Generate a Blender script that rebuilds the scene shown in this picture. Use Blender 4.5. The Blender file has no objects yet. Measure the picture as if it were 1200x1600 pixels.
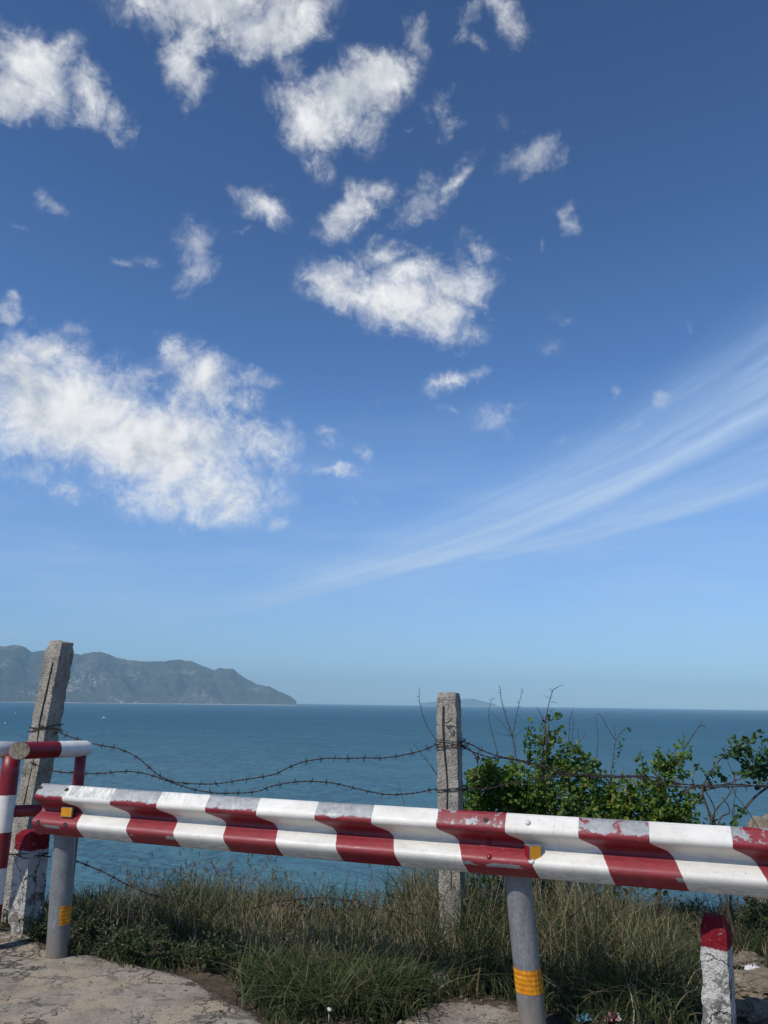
import bpy, math, random
import numpy as np
from mathutils import Vector, noise as mnoise, Matrix

random.seed(7)
rng = np.random.default_rng(7)
S = bpy.context.scene
COL = S.collection

# ------------------------------------------------------------------ camera
PITCH, ROLL, EYE, FPX = math.radians(14.0), math.radians(0.75), 1.6, 1200.0
c_f = np.array([0, math.cos(PITCH), math.sin(PITCH)])
_r0 = np.array([1, 0, 0.0]); _u0 = np.array([0, -math.sin(PITCH), math.cos(PITCH)])
c_r = math.cos(ROLL) * _r0 + math.sin(ROLL) * _u0
c_u = -math.sin(ROLL) * _r0 + math.cos(ROLL) * _u0
cam_d = bpy.data.cameras.new('camera'); cam = bpy.data.objects.new('camera', cam_d); COL.objects.link(cam)
cam_d.sensor_fit = 'HORIZONTAL'; cam_d.sensor_width = 36; cam_d.lens = 36 * FPX / 1200
cam_d.clip_start = 0.05; cam_d.clip_end = 120000
M = Matrix([[c_r[i], c_u[i], -c_f[i], (0, 0, EYE)[i]] for i in range(3)] + [[0, 0, 0, 1]])
cam.matrix_world = M
S.camera = cam
S.render.resolution_x, S.render.resolution_y = 768, 1024

def ray(px, py):
    return c_f + (px - 600) / FPX * c_r + (800 - py) / FPX * c_u
def at(px, py, Y):                      # the point at world depth Y seen at that pixel of the photograph
    d = ray(px, py); return np.array([0, 0, EYE]) + d * (Y / d[1])
def gnd(px, py, z=0.0):
    d = ray(px, py); return np.array([0, 0, EYE]) + d * ((z - EYE) / d[2])
def azel(px, py):
    d = ray(px, py); d = d / np.linalg.norm(d)
    return math.atan2(d[0], d[1]), math.asin(d[2])

# ------------------------------------------------------------------ render, exposure
S.view_settings.view_transform = 'Standard'; S.view_settings.look = 'None'
S.view_settings.exposure = -0.35; S.view_settings.gamma = 1.0
S.cycles.use_denoising = True
S.cycles.max_bounces = 6; S.cycles.diffuse_bounces = 3; S.cycles.glossy_bounces = 3
S.cycles.transparent_max_bounces = 8; S.cycles.volume_bounces = 0
S.cycles.sample_clamp_indirect = 4.0

# ------------------------------------------------------------------ node helpers
class NT:
    def __init__(self, tree):
        self.t = tree
    def n(self, typ, ins=None, **props):
        nd = self.t.nodes.new(typ)
        for k, v in props.items(): setattr(nd, k, v)
        for k, v in (ins or {}).items(): self.set(nd.inputs[k], v)
        return nd
    def set(self, sock, v):
        if hasattr(v, 'is_output'): self.t.links.new(v, sock)
        elif v is not None:
            if sock.type == 'RGBA' and hasattr(v, '__len__') and len(v) == 3: v = (*v, 1)
            sock.default_value = v
    def m(self, op, a, b=0.0, c=None, clamp=False):
        nd = self.t.nodes.new('ShaderNodeMath'); nd.operation = op; nd.use_clamp = clamp
        self.set(nd.inputs[0], a); self.set(nd.inputs[1], b)
        if c is not None: self.set(nd.inputs[2], c)
        return nd.outputs[0]
    def v(self, op, a, b=None, s=None):
        nd = self.t.nodes.new('ShaderNodeVectorMath'); nd.operation = op
        self.set(nd.inputs[0], a)
        if b is not None: self.set(nd.inputs[1], b)
        if s is not None: self.set(nd.inputs['Scale'], s)
        return nd.outputs['Value'] if op in ('DOT_PRODUCT', 'LENGTH') else nd.outputs[0]
    def mr(self, x, a, b, c=0.0, d=1.0, smooth=False):
        nd = self.t.nodes.new('ShaderNodeMapRange'); nd.interpolation_type = 'SMOOTHSTEP' if smooth else 'LINEAR'
        for i, q in enumerate((x, a, b, c, d)): self.set(nd.inputs[i], q)
        return nd.outputs[0]
    def mix(self, f, a, b, mode='MIX'):
        nd = self.t.nodes.new('ShaderNodeMix'); nd.data_type = 'RGBA'; nd.blend_type = mode
        self.set(nd.inputs[0], f); self.set(nd.inputs[6], a); self.set(nd.inputs[7], b)
        return nd.outputs[2]
    def noise(self, vec, scale, detail=4, rough=0.55, dist=0.0, out=0):
        nd = self.n('ShaderNodeTexNoise', {'Scale': scale, 'Detail': detail, 'Roughness': rough, 'Distortion': dist})
        if vec is not None: self.set(nd.inputs['Vector'], vec)
        return nd.outputs[out]
    def ramp(self, fac, stops, interp='LINEAR'):
        nd = self.t.nodes.new('ShaderNodeValToRGB'); r = nd.color_ramp; r.interpolation = interp
        while len(r.elements) < len(stops): r.elements.new(0.5)
        for e, (p, c) in zip(r.elements, stops):
            e.position = p; e.color = c if hasattr(c, '__len__') and len(c) == 4 else ((*c, 1) if hasattr(c, '__len__') else (c, c, c, 1))
        self.set(nd.inputs[0], fac); return nd.outputs[0]
    def mapping(self, vec, loc=(0, 0, 0), rot=(0, 0, 0), scale=(1, 1, 1), typ='POINT'):
        nd = self.n('ShaderNodeMapping', {'Vector': vec, 'Location': loc, 'Rotation': rot, 'Scale': scale}, vector_type=typ)
        return nd.outputs[0]

def material(name):
    m = bpy.data.materials.new(name); m.use_nodes = True
    nt = NT(m.node_tree); b = m.node_tree.nodes['Principled BSDF']
    return m, nt, b

# ------------------------------------------------------------------ sun and sky
SUN = np.array([-0.757, -0.654]); SUN = SUN / np.linalg.norm(SUN); SUN_EL = math.radians(47)
sun_dir = Vector((SUN[0] * math.cos(SUN_EL), SUN[1] * math.cos(SUN_EL), math.sin(SUN_EL)))
sl = bpy.data.lights.new('sun', 'SUN'); sl.energy = 4.8; sl.angle = math.radians(0.5); sl.color = (1, 0.945, 0.85)
so = bpy.data.objects.new('sun', sl); COL.objects.link(so); so.location = (-30, -25, 40)
so.rotation_euler = sun_dir.to_track_quat('Z', 'Y').to_euler()

W = bpy.data.worlds.new('World'); S.world = W; W.use_nodes = True
wn = NT(W.node_tree); W.node_tree.nodes.clear()
STR = 0.10
sky = wn.n('ShaderNodeTexSky', sky_type='NISHITA', sun_disc=False)
sky.sun_elevation = SUN_EL; sky.sun_rotation = math.atan2(SUN[0], SUN[1])
sky.altitude = 30; sky.air_density = 1.0; sky.dust_density = 0.3; sky.ozone_density = 2.5
tc = wn.n('ShaderNodeTexCoord').outputs['Generated']
dirn = wn.v('NORMALIZE', tc)
sx = wn.n('ShaderNodeSeparateXYZ', {0: dirn})
AZ = wn.m('ARCTAN2', sx.outputs[0], sx.outputs[1]); EL = wn.m('ARCSINE', sx.outputs[2])
# the cloud layer drifts and frays: the sky direction is bent by noise before the cloud bodies are looked up
w1 = wn.v('SUBTRACT', wn.noise(dirn, 9.0, 3, 0.5, out=1), (0.5, 0.5, 0.5))
w2 = wn.v('SUBTRACT', wn.noise(dirn, 34.0, 5, 0.6, out=1), (0.5, 0.5, 0.5))
azel0 = wn.n('ShaderNodeCombineXYZ', {0: AZ, 1: EL, 2: 0.0}).outputs[0]
warp = wn.v('ADD', wn.v('SCALE', w1, s=0.050), wn.v('SCALE', w2, s=0.040))
azel1 = wn.v('MULTIPLY', wn.v('ADD', azel0, warp), (1, 1, 0))
# cloud bodies: centre px, py, half axes, tilt (degrees, clockwise on the picture), weight
BODIES = [
 (330,18,150,52,0,1.0),(420,45,95,55,-8,1.0),(292,88,42,62,-18,.95),(308,138,34,30,-20,.65),(470,12,60,58,0,.95),(215,5,50,30,15,.7),(448,95,34,28,30,.5),
 (55,112,92,60,12,1.1),(20,150,80,42,0,1.0),(130,142,70,44,35,1.0),(176,185,38,40,50,.7),(95,72,42,26,0,.6),
 (540,158,92,62,-20,1.15),(590,128,62,55,0,1.1),(478,190,58,52,20,1.0),(562,92,40,26,0,.75),(492,250,26,58,-25,.6),(575,200,40,42,0,.6),
 (412,328,48,28,15,.72),(378,310,34,18,20,.45),(378,368,24,10,-15,.4),(300,385,34,36,50,.55),(308,425,44,20,-20,.5),(240,408,34,12,10,.38),(82,312,30,18,15,.5),(40,360,26,9,15,.36),(20,498,26,26,0,.75),(122,512,26,16,0,.42),(195,400,26,10,30,.36),
 (545,345,62,34,-28,.75),(575,305,40,34,0,.65),(650,312,50,26,-30,.55),(715,278,46,26,-38,.68),(520,365,36,16,10,.5),(662,275,14,24,0,.42),
 (620,470,110,50,8,.95),(640,425,80,40,-8,.8),(690,450,60,40,0,.75),(540,460,78,44,15,1.0),(680,490,80,42,10,.9),(720,440,56,50,0,.72),(600,405,52,30,-10,.8),(740,385,40,30,20,.65),(665,400,44,26,0,.6),(500,455,44,22,20,.7),(795,405,20,12,20,.38),
 (655,50,26,40,30,.55),(790,25,50,36,30,.6),(735,40,36,18,-35,.42),(745,75,28,16,10,.4),(830,70,22,14,30,.36),(700,180,26,50,10,.48),(710,135,22,26,0,.4),(795,180,20,22,30,.36),
 (835,235,52,30,-15,.5),(830,265,40,18,-30,.4),(885,338,26,16,25,.45),(700,590,52,20,-18,.72),(680,602,28,18,-20,.55),(745,578,26,14,0,.5),(765,655,42,24,15,.5),(810,640,30,12,-5,.42),(700,640,22,12,0,.4),(790,675,24,12,-30,.38),
 (865,545,26,18,20,.34),(880,500,26,14,0,.34),(965,610,14,12,0,.4),(1035,625,18,18,0,.42),(1085,512,14,10,0,.36),(870,685,44,10,-8,.36),(985,655,30,14,-20,.38),(640,200,22,6,0,.36),(845,378,9,16,0,.36),
 (110,640,210,95,8,1.15),(40,590,130,70,10,.95),(230,690,190,90,12,1.2),(310,590,62,66,40,1.0),(275,555,40,34,50,.8),(330,770,130,60,10,.85),(240,775,120,42,5,.68),(400,690,80,56,30,.72),(390,640,44,34,30,.62),(440,690,36,32,40,.5),(395,590,44,22,15,.42),(350,555,34,16,20,.45),(428,795,46,26,-10,.55),(60,690,90,50,25,.7),(435,825,26,18,0,.6),(35,742,38,26,10,.55),(115,775,48,22,5,.6),(300,805,70,32,0,.6),(5,780,22,22,0,.38),(75,550,100,40,10,.9),
 (505,675,30,14,15,.5),(520,742,52,16,0,.65),(568,705,16,22,-20,.45),(555,785,50,10,12,.4),(505,695,22,12,0,.42),(585,640,24,10,0,.3),(120,848,18,8,0,.4),(760,640,30,14,0,.4),(970,942,22,6,0,.34),
]
terms = None; thin_ = None
for (px, py, rx, ry, rot, wt) in BODIES:
    a0, e0 = azel(px, py)
    a1, e1 = azel(px + 5, py); a2, e2 = azel(px, py + 5)
    kx = abs(a1 - a0) / 5; ky = abs(e2 - e0) / 5
    th = math.atan2(e1 - e0, a1 - a0)
    q = wn.mapping(azel1, (a0, e0, 0), (0, 0, th - math.radians(rot)), (rx * (1.38 if wt >= .56 else 1.75) * kx, ry * (1.38 if wt >= .56 else 1.75) * ky, 1), 'TEXTURE')
    g = wn.n('ShaderNodeTexGradient', {0: q}, gradient_type='SPHERICAL').outputs['Fac']
    if wt < 0.56:                      # thin wisps: a veil of their own, never solid
        g = wn.m('MULTIPLY', g, (wt + 0.22) * (0.72 if wt < 0.41 else 1.0)); thin_ = g if thin_ is None else wn.m('MAXIMUM', thin_, g); continue
    g = wn.m('MULTIPLY', g, wt)
    if terms is None: terms = g
    else:
        nd = wn.n('ShaderNodeMath', operation='SMOOTH_MAX'); wn.set(nd.inputs[0], terms); wn.set(nd.inputs[1], g); nd.inputs[2].default_value = 0.05
        terms = nd.outputs[0]
fb = wn.noise(dirn, 24.0, 11, 0.64, 0.5)
fbs = wn.noise(wn.v('ADD', dirn, (-0.012, -0.010, 0.014)), 24.0, 5, 0.60, 0.5)
fine = wn.noise(dirn, 85.0, 6, 0.62, 1.2)
rag = wn.m('ADD', wn.m('MULTIPLY', wn.m('SUBTRACT', fb, 0.5), 2.1), wn.m('MULTIPLY', wn.m('SUBTRACT', fine, 0.5), 0.75))
body = wn.m('ADD', wn.m('MULTIPLY', terms, 1.75), rag)
alpha = wn.mr(body, 0.30, 1.85, 0.0, 1.0, True)
gate_ = wn.mr(terms, 0.06, 0.30, 0, 1, True)
alpha = wn.m('MULTIPLY', wn.m('POWER', alpha, 0.85), gate_)
wis = wn.mr(wn.m('ADD', wn.m('MULTIPLY', thin_, 1.5), wn.m('MULTIPLY', rag, 1.15)), 0.30, 1.60, 0.0, 0.42, True)
wis = wn.m('MULTIPLY', wis, wn.mr(thin_, 0.06, 0.40, 0, 1, True))
halo = wn.m('MULTIPLY', wn.mr(wn.m('ADD', wn.m('MULTIPLY', terms, 1.6), wn.m('MULTIPLY', rag, 1.3)), 0.05, 1.2, 0.0, 0.30, True), wn.mr(terms, 0.03, 0.30, 0, 1, True))
alpha = wn.m('MAXIMUM', alpha, wn.m('MAXIMUM', wis, halo))
relief = wn.m('SUBTRACT', fb, fbs)
thick = wn.mr(terms, 0.25, 0.95, 0, 1, True)
lum = wn.m('ADD', 1.0, wn.m('MULTIPLY', relief, 0.40))
lumc = wn.m('SUBTRACT', lum, wn.m('MULTIPLY', thick, wn.mr(wn.noise(dirn, 11.0, 4, 0.55), 0.46, 0.68, 0.0, 0.24, True)))
ccol = wn.mix(wn.mr(lumc, 0.6, 1.0), (0.70, 0.80, 0.92), (0.98, 0.99, 1.0))
ccol = wn.mix(1.0, ccol, wn.n('ShaderNodeCombineXYZ', {0: lumc, 1: lumc, 2: lumc}).outputs[0], 'MULTIPLY')
# thin high streaks
def streak(p0, p1, w_up, w_dn, k, grow):
    a0, e0 = azel(*p0); a1, e1 = azel(*p1); L = math.hypot(a1 - a0, e1 - e0)
    q = wn.mapping(wn.v('ADD', azel0, wn.v('SCALE', w1, s=0.012)), (a0, e0, 0), (0, 0, math.atan2(e1 - e0, a1 - a0)), (L, L, 1), 'TEXTURE')
    s = wn.n('ShaderNodeSeparateXYZ', {0: q}); x, y = s.outputs[0], s.outputs[1]
    y = wn.m('SUBTRACT', y, wn.m('MULTIPLY', wn.m('MULTIPLY', x, wn.m('SUBTRACT', 1.0, x)), -0.10))
    wid = wn.m('ADD', grow, wn.m('MULTIPLY', wn.m('MAXIMUM', x, 0.0), 1 - grow))
    up = wn.mr(wn.m('DIVIDE', y, wid), 0.0, w_up, 1, 0, True); dn = wn.mr(wn.m('DIVIDE', y, wid), -w_dn, 0.0, 0, 1, True)
    fan = wn.n('ShaderNodeCombineXYZ', {0: wn.m('MULTIPLY', x, 2.2), 1: wn.m('MULTIPLY', wn.m('DIVIDE', y, wid), 30.0), 2: grow}).outputs[0]
    fan2 = wn.n('ShaderNodeCombineXYZ', {0: wn.m('MULTIPLY', x, 5.0), 1: wn.m('MULTIPLY', wn.m('DIVIDE', y, wid), 95.0), 2: grow + 3}).outputs[0]
    fibre = wn.m('MULTIPLY', wn.mr(wn.noise(fan, 1.0, 6, 0.62, 0.5), 0.32, 0.68, 0.40, 1.25), wn.mr(wn.noise(fan2, 1.0, 5, 0.65, 0.6), 0.3, 0.7, 0.72, 1.22))
    ends = wn.mr(x, -0.02, 0.26, 0, 1, True)
    return wn.m('MULTIPLY', wn.m('MULTIPLY', wn.m('MULTIPLY', up, dn), wn.m('MULTIPLY', fibre, ends)), k)
st = wn.m('ADD', streak((300, 965), (1250, 610), 0.17, 0.030, 0.60, 0.25), streak((560, 890), (1280, 725), 0.10, 0.022, 0.36, 0.3))
st = wn.m('ADD', st, streak((420, 940), (1290, 650), 0.20, 0.14, 0.20, 0.25))
veil = wn.noise(wn.v('MULTIPLY', azel0, (4.0, 22.0, 1)), 1.0, 5, 0.6)
veil = wn.m('MULTIPLY', wn.mr(veil, 0.36, 0.75, 0.22, 0.56, True), wn.m('MULTIPLY', wn.mr(EL, 0.0, 0.06, 0.4, 1), wn.mr(EL, 0.10, 0.42, 1, 0)))
st = wn.m('ADD', st, veil, clamp=True)
skyc = wn.mix(1.0, sky.outputs[0], (0.68, 0.97, 1.33), 'MULTIPLY')
skyc = wn.v('SCALE', skyc, s=wn.ramp(wn.m('DIVIDE', EL, 0.9), [(0.0, 1.22), (0.10, 1.30), (0.30, 1.42), (0.48, 1.26), (0.70, 1.04), (0.95, 0.94)]))
skyc = wn.mix(st, skyc, (0.56 / STR, 0.77 / STR, 1.10 / STR))
cl = wn.v('SCALE', ccol, s=1.14 / STR)
skyc = wn.mix(alpha, skyc, cl)
bg = wn.n('ShaderNodeBackground', {'Color': skyc, 'Strength': STR})
wo = wn.n('ShaderNodeOutputWorld'); W.node_tree.links.new(bg.outputs[0], wo.inputs[0])

# ------------------------------------------------------------------ object helpers
def tag(o, label=None, cat=None, group=None, kind=None):
    if label: o['label'] = label
    if cat: o['category'] = cat
    if group: o['group'] = group
    if kind: o['kind'] = kind
    return o
def root_loc(p):
    while p is not None and p.parent is not None: p = p.parent
    return np.array(p.location) if p is not None else np.zeros(3)
def thing(name, loc, label, cat, group=None):
    o = bpy.data.objects.new(name, None); COL.objects.link(o); o.location = tuple(float(q) for q in loc)
    o.empty_display_size = 0.1
    return tag(o, label, cat, group)
class MB:
    def __init__(self): self.V = []; self.F = []; self.MI = []; self.UV = None
    def add(self, vs, fs, mi=0):
        b = len(self.V); self.V.extend([tuple(map(float, v)) for v in vs]); self.F.extend([tuple(i + b for i in f) for f in fs]); self.MI.extend([mi] * len(fs)); return self
    def tube(self, pts, rad, sides=8, caps=True, mi=0):
        pts = [Vector(p) for p in pts]; n = len(pts)
        rad = rad if hasattr(rad, '__len__') else [rad] * n
        ring = []; prev = None
        for i in range(n):
            t = (pts[min(i + 1, n - 1)] - pts[max(i - 1, 0)]).normalized()
            if prev is None:
                a = Vector((0, 0, 1)) if abs(t.z) < 0.9 else Vector((1, 0, 0)); u = t.cross(a).normalized()
            else:
                u = (prev - t * prev.dot(t)).normalized()
            prev = u; w = t.cross(u)
            ring.append([pts[i] + (u * math.cos(2 * math.pi * k / sides) + w * math.sin(2 * math.pi * k / sides)) * rad[i] for k in range(sides)])
        vs = [v for r in ring for v in r]; fs = []
        for i in range(n - 1):
            for k in range(sides):
                k2 = (k + 1) % sides; fs.append((i * sides + k, i * sides + k2, (i + 1) * sides + k2, (i + 1) * sides + k))
        if caps: fs.append(tuple(range(sides))[::-1]); fs.append(tuple((n - 1) * sides + k for k in range(sides)))
        return self.add(vs, fs, mi)
    def box(self, c, ax, hs, mi=0):
        c = np.array(c); ax = [np.array(a) for a in ax]
        vs = [c + sx_ * hs[0] * ax[0] + sy * hs[1] * ax[1] + sz * hs[2] * ax[2] for sz in (-1, 1) for sy in (-1, 1) for sx_ in (-1, 1)]
        return self.add(vs, [(0, 2, 3, 1), (4, 5, 7, 6), (0, 1, 5, 4), (2, 6, 7, 3), (0, 4, 6, 2), (1, 3, 7, 5)], mi)
    def build(self, name, mats, parent=None, smooth=False, recalc=True):
        me = bpy.data.meshes.new(name); L = root_loc(parent)
        V = np.array(self.V, dtype=float).reshape(-1, 3) - L
        me.from_pydata(V.tolist(), [], self.F)
        mats = mats if isinstance(mats, (list, tuple)) else [mats]
        for m in mats: me.materials.append(m)
        if len(mats) > 1: me.polygons.foreach_set('material_index', self.MI)
        if recalc:
            import bmesh
            bm = bmesh.new(); bm.from_mesh(me); bmesh.ops.recalc_face_normals(bm, faces=bm.faces); bm.to_mesh(me); bm.free()
        me.polygons.foreach_set('use_smooth', [smooth] * len(me.polygons)); me.update()
        o = bpy.data.objects.new(name, me); COL.objects.link(o); o.parent = parent
        return o
def bulk(name, V, F, mat, parent=None, attr=None, smooth=False, nper=4):
    """fast mesh from numpy: V (n,3), F (m,nper); attr: dict name -> per-face float"""
    me = bpy.data.meshes.new(name); V = np.asarray(V, float) - root_loc(parent)
    me.vertices.add(len(V)); me.vertices.foreach_set('co', V.ravel())
    m = len(F); me.loops.add(m * nper); me.loops.foreach_set('vertex_index', np.asarray(F, np.int32).ravel())
    me.polygons.add(m); me.polygons.foreach_set('loop_start', np.arange(m, dtype=np.int32) * nper)
    me.update(calc_edges=True)
    me.polygons.foreach_set('use_smooth', [smooth] * m)
    for k, a in (attr or {}).items():
        d = me.attributes.new(k, 'FLOAT', 'FACE' if len(a) == m else 'POINT'); d.data.foreach_set('value', np.asarray(a, np.float32))
    me.materials.append(mat); me.validate(); me.update()
    o = bpy.data.objects.new(name, me); COL.objects.link(o); o.parent = parent
    return o
def spline(pts, n):
    """Catmull-Rom through the points, n samples per span"""
    P = [np.array(p, float) for p in pts]; P = [2 * P[0] - P[1]] + P + [2 * P[-1] - P[-2]]; out = []
    for i in range(1, len(P) - 2):
        for k in range(n):
            t = k / n; a, b, c, d = P[i - 1], P[i], P[i + 1], P[i + 2]
            out.append(0.5 * ((2 * b) + (c - a) * t + (2 * a - 5 * b + 4 * c - d) * t * t + (3 * b - a - 3 * c + d) * t ** 3))
    out.append(P[-2]); return out
def fbm(p, o=4): return mnoise.fractal(Vector(p), 1.0, 2.0, o)

# ------------------------------------------------------------------ materials
def simple(name, col, rough=0.6, metal=0.0, var=0.15, scale=20.0, bump=0.0, spec=0.5):
    m, nt, b = material(name); tco = nt.n('ShaderNodeTexCoord').outputs['Object']
    nz = nt.noise(tco, scale, 6, 0.6)
    c2 = tuple(q * (1 - var * 2) for q in col); c3 = tuple(min(1, q * (1 + var)) for q in col)
    nt.set(b.inputs['Base Color'], nt.mix(nt.mr(nz, 0.3, 0.7), c2, c3)); nt.set(b.inputs['Roughness'], rough); nt.set(b.inputs['Metallic'], metal)
    b.inputs['Specular IOR Level'].default_value = spec
    if bump:
        bp = nt.n('ShaderNodeBump', {'Strength': bump, 'Distance': 0.01, 'Height': nz}); nt.set(b.inputs['Normal'], bp.outputs[0])
    return m
RED = (0.235, 0.010, 0.022); WHITE = (0.74, 0.715, 0.66)

def galv_material():
    m, nt, b = material('galvanised_steel'); co = nt.n('ShaderNodeTexCoord').outputs['Object']
    sp = nt.n('ShaderNodeTexVoronoi', {'Vector': co, 'Scale': 70.0}).outputs['Color']
    spg = nt.n('ShaderNodeRGBToBW', {0: sp}).outputs[0]
    n1 = nt.noise(co, 9, 5, 0.6); st = nt.noise(nt.v('MULTIPLY', co, (40, 40, 4)), 1.0, 4, 0.6)
    f = nt.m('ADD', nt.m('MULTIPLY', spg, 0.25), nt.m('ADD', nt.m('MULTIPLY', n1, 0.45), nt.m('MULTIPLY', st, 0.45)))
    nt.set(b.inputs['Base Color'], nt.ramp(f, [(0.3, (0.13, 0.137, 0.145)), (0.8, (0.28, 0.285, 0.29))]))
    z = nt.n('ShaderNodeSeparateXYZ', {0: nt.n('ShaderNodeNewGeometry').outputs['Position']}).outputs[2]
    mud = nt.m('MULTIPLY', nt.mr(nt.m('ADD', z, nt.m('MULTIPLY', nt.m('SUBTRACT', nt.noise(co, 16, 6, 0.7), 0.5), 0.35)), 0.02, 0.20, 0.75, 0), 1.0)
    drip = nt.mr(nt.noise(nt.v('MULTIPLY', co, (55, 55, 3)), 1.0, 5, 0.65), 0.54, 0.68, 0, 0.45)
    steel = nt.mix(drip, nt.ramp(f, [(0.3, (0.13, 0.137, 0.145)), (0.8, (0.28, 0.285, 0.29))]), (0.085, 0.083, 0.080))
    steel = nt.mix(nt.mr(nt.noise(co, 20, 6, 0.75), 0.63, 0.70, 0, 0.5), steel, (0.42, 0.41, 0.40)); nt.set(b.inputs['Base Color'], nt.mix(mud, steel, (0.24, 0.20, 0.155)))
    nt.set(b.inputs['Metallic'], 0.25); nt.set(b.inputs['Roughness'], nt.mr(n1, 0.3, 0.7, 0.42, 0.62))
    nt.set(b.inputs['Normal'], nt.n('ShaderNodeBump', {'Strength': 0.12, 'Distance': 0.003, 'Height': f}).outputs[0])
    return m
GALV = galv_material()

def concrete_material(name, lo, hi, paint=None, whiteness=0.0):
    """rough cast concrete; paint = (z_from, z_to) band of red above white limewash, in metres of the world"""
    m, nt, b = material(name); co = nt.n('ShaderNodeNewGeometry').outputs['Position']
    n1 = nt.noise(co, 7, 6, 0.62); n2 = nt.noise(co, 60, 5, 0.65); vo = nt.n('ShaderNodeTexVoronoi', {'Vector': co, 'Scale': 85.0}).outputs['Distance']
    pits = nt.mr(vo, 0.05, 0.30, 0, 1)
    base = nt.ramp(nt.m('ADD', nt.m('MULTIPLY', n1, 0.6), nt.m('MULTIPLY', n2, 0.4)), [(0.32, lo), (0.68, hi)])
    grime = nt.mr(nt.noise(nt.v('MULTIPLY', co, (9, 9, 2.2)), 1.0, 6, 0.6), 0.54, 0.72, 0, 0.55)
    base = nt.mix(grime, base, tuple(q * 0.40 for q in lo)); base = nt.mix(nt.mr(nt.noise(co, 42, 6, 0.72), 0.56, 0.66, 0, 0.65), base, tuple(q * 0.45 for q in lo)); base = nt.mix(nt.mr(nt.noise(nt.v('ADD', co, (3, 1, 7)), 17, 7, 0.75), 0.54, 0.62, 0, 0.6), base, tuple(q * 0.33 for q in lo)); base = nt.mix(nt.mr(nt.noise(co, 24, 5, 0.7), 0.40, 0.30, 0, 0.6), base, tuple(min(1, q * 1.35) for q in hi))
    h = nt.m('ADD', nt.m('MULTIPLY', n2, 0.7), nt.m('MULTIPLY', pits, 0.25))
    if paint:
        z = nt.n('ShaderNodeSeparateXYZ', {0: co}).outputs[2]
        zz = nt.m('ADD', z, nt.m('MULTIPLY', nt.m('SUBTRACT', nt.noise(co, 45, 3, 0.5), 0.5), 0.02))
        # cracks through the limewash
        wp = nt.v('ADD', nt.v('MULTIPLY', co, (1, 1, 0.55)), nt.v('SCALE', nt.noise(co, 7, 4, 0.6, out=1), s=0.12))
        ck = nt.n('ShaderNodeTexVoronoi', {'Vector': wp, 'Scale': 4.6}, feature='DISTANCE_TO_EDGE').outputs['Distance']
        crack = nt.m('MULTIPLY', nt.mr(ck, 0.003, 0.016, 1, 0), nt.mr(nt.noise(co, 3.0, 2, 0.5), 0.42, 0.52))
        lime = nt.mix(nt.mr(nt.noise(co, 38, 7, 0.75), 0.55, 0.66, 0, 0.8), (0.60, 0.59, 0.56), (0.26, 0.25, 0.235))
        worn = nt.mr(nt.m('ADD', nt.noise(co, 15, 6, 0.7), nt.mr(z, 0.0, 0.35, 0.16, 0.0)), 0.56, 0.62, 0, 1)
        lime = nt.mix(worn, lime, base)
        redp = nt.mix(nt.mr(nt.noise(co, 30, 6, 0.7), 0.60, 0.66), (0.25, 0.012, 0.024), (0.33, 0.30, 0.27))
        redp = nt.mix(nt.mr(nt.noise(co, 11, 4, 0.6), 0.4, 0.7, 0, 0.5), redp, (0.13, 0.008, 0.016))
        base = nt.mix(nt.mr(zz, paint - 0.003, paint + 0.003), lime, redp)
        base = nt.mix(nt.m('MULTIPLY', crack, nt.mr(zz, paint, paint + 0.01, 0.85, 0.25)), base, (0.06, 0.055, 0.05))
        h = nt.m('SUBTRACT', h, crack)
    nt.set(b.inputs['Base Color'], base); nt.set(b.inputs['Roughness'], 0.92); b.inputs['Specular IOR Level'].default_value = 0.2
    nt.set(b.inputs['Normal'], nt.n('ShaderNodeBump', {'Strength': 1.0, 'Distance': 0.035, 'Height': h}).outputs[0])
    return m
CONC = concrete_material('weathered_concrete', (0.27, 0.245, 0.21), (0.56, 0.52, 0.45))
RUST = simple('rusty_wire', (0.055, 0.035, 0.028), 0.8, 0.3, 0.35, 60)
DARKBOLT = simple('dark_hole', (0.012, 0.012, 0.013), 0.7, 0, 0.1)
AMBER = simple('amber_reflector', (0.62, 0.27, 0.012), 0.32, 0, 0.12, 40)
REDREF = simple('red_reflector', (0.24, 0.008, 0.012), 0.3, 0, 0.12, 40)
REDP = simple('red_gloss_paint', (0.20, 0.008, 0.020), 0.36, 0, 0.14, 12)
WHITEBOLT = simple('white_painted_bolt', (0.62, 0.62, 0.60), 0.45, 0, 0.1, 50)

# ------------------------------------------------------------------ guardrail
A0 = np.array([-2.262, 5.335]); D2 = np.array([1, -0.35]) / math.hypot(1, 0.35); N2 = np.array([0.35, 1.0]) / math.hypot(1, 0.35)   # along the rail, and away from the road
ZC = 0.885
def rail_pt(s, d, z):                    # s along, d behind the front crest, z about the centre line
    tilt = 0.018 * math.exp(-s / 1.2)
    return np.array([*(A0 + D2 * s + N2 * d), ZC + z + tilt])
def s_at(px, py, d=0.0):                 # where a pixel's line of sight meets the rail's front plane
    dr = ray(px, py); nn = np.array([N2[0], N2[1], 0]); p0 = np.array([A0[0], A0[1], EYE])
    t = (np.dot(p0, nn) + d - 0) / np.dot(dr, nn)
    p = dr * t
    return float(np.dot(p[:2] - A0, D2))
half = [(.060, .155), (.054, .1535), (.044, .144), (.014, .108), (.006, .0965), (.001, .086), (0, .078), (.002, .069), (.009, .059), (.022, .050), (.064, .026), (.075, .019), (.081, .010), (.083, .003)]
PROF = half + [(d, -z) for d, z in half[::-1]]
top_px = [97, 171, 241, 322, 402, 492, 581, 682, 785, 897, 1015, 1138]
low_px = [121, 196, 269, 352, 434, 525, 617, 720, 827, 942, 1060, 1197]
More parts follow.
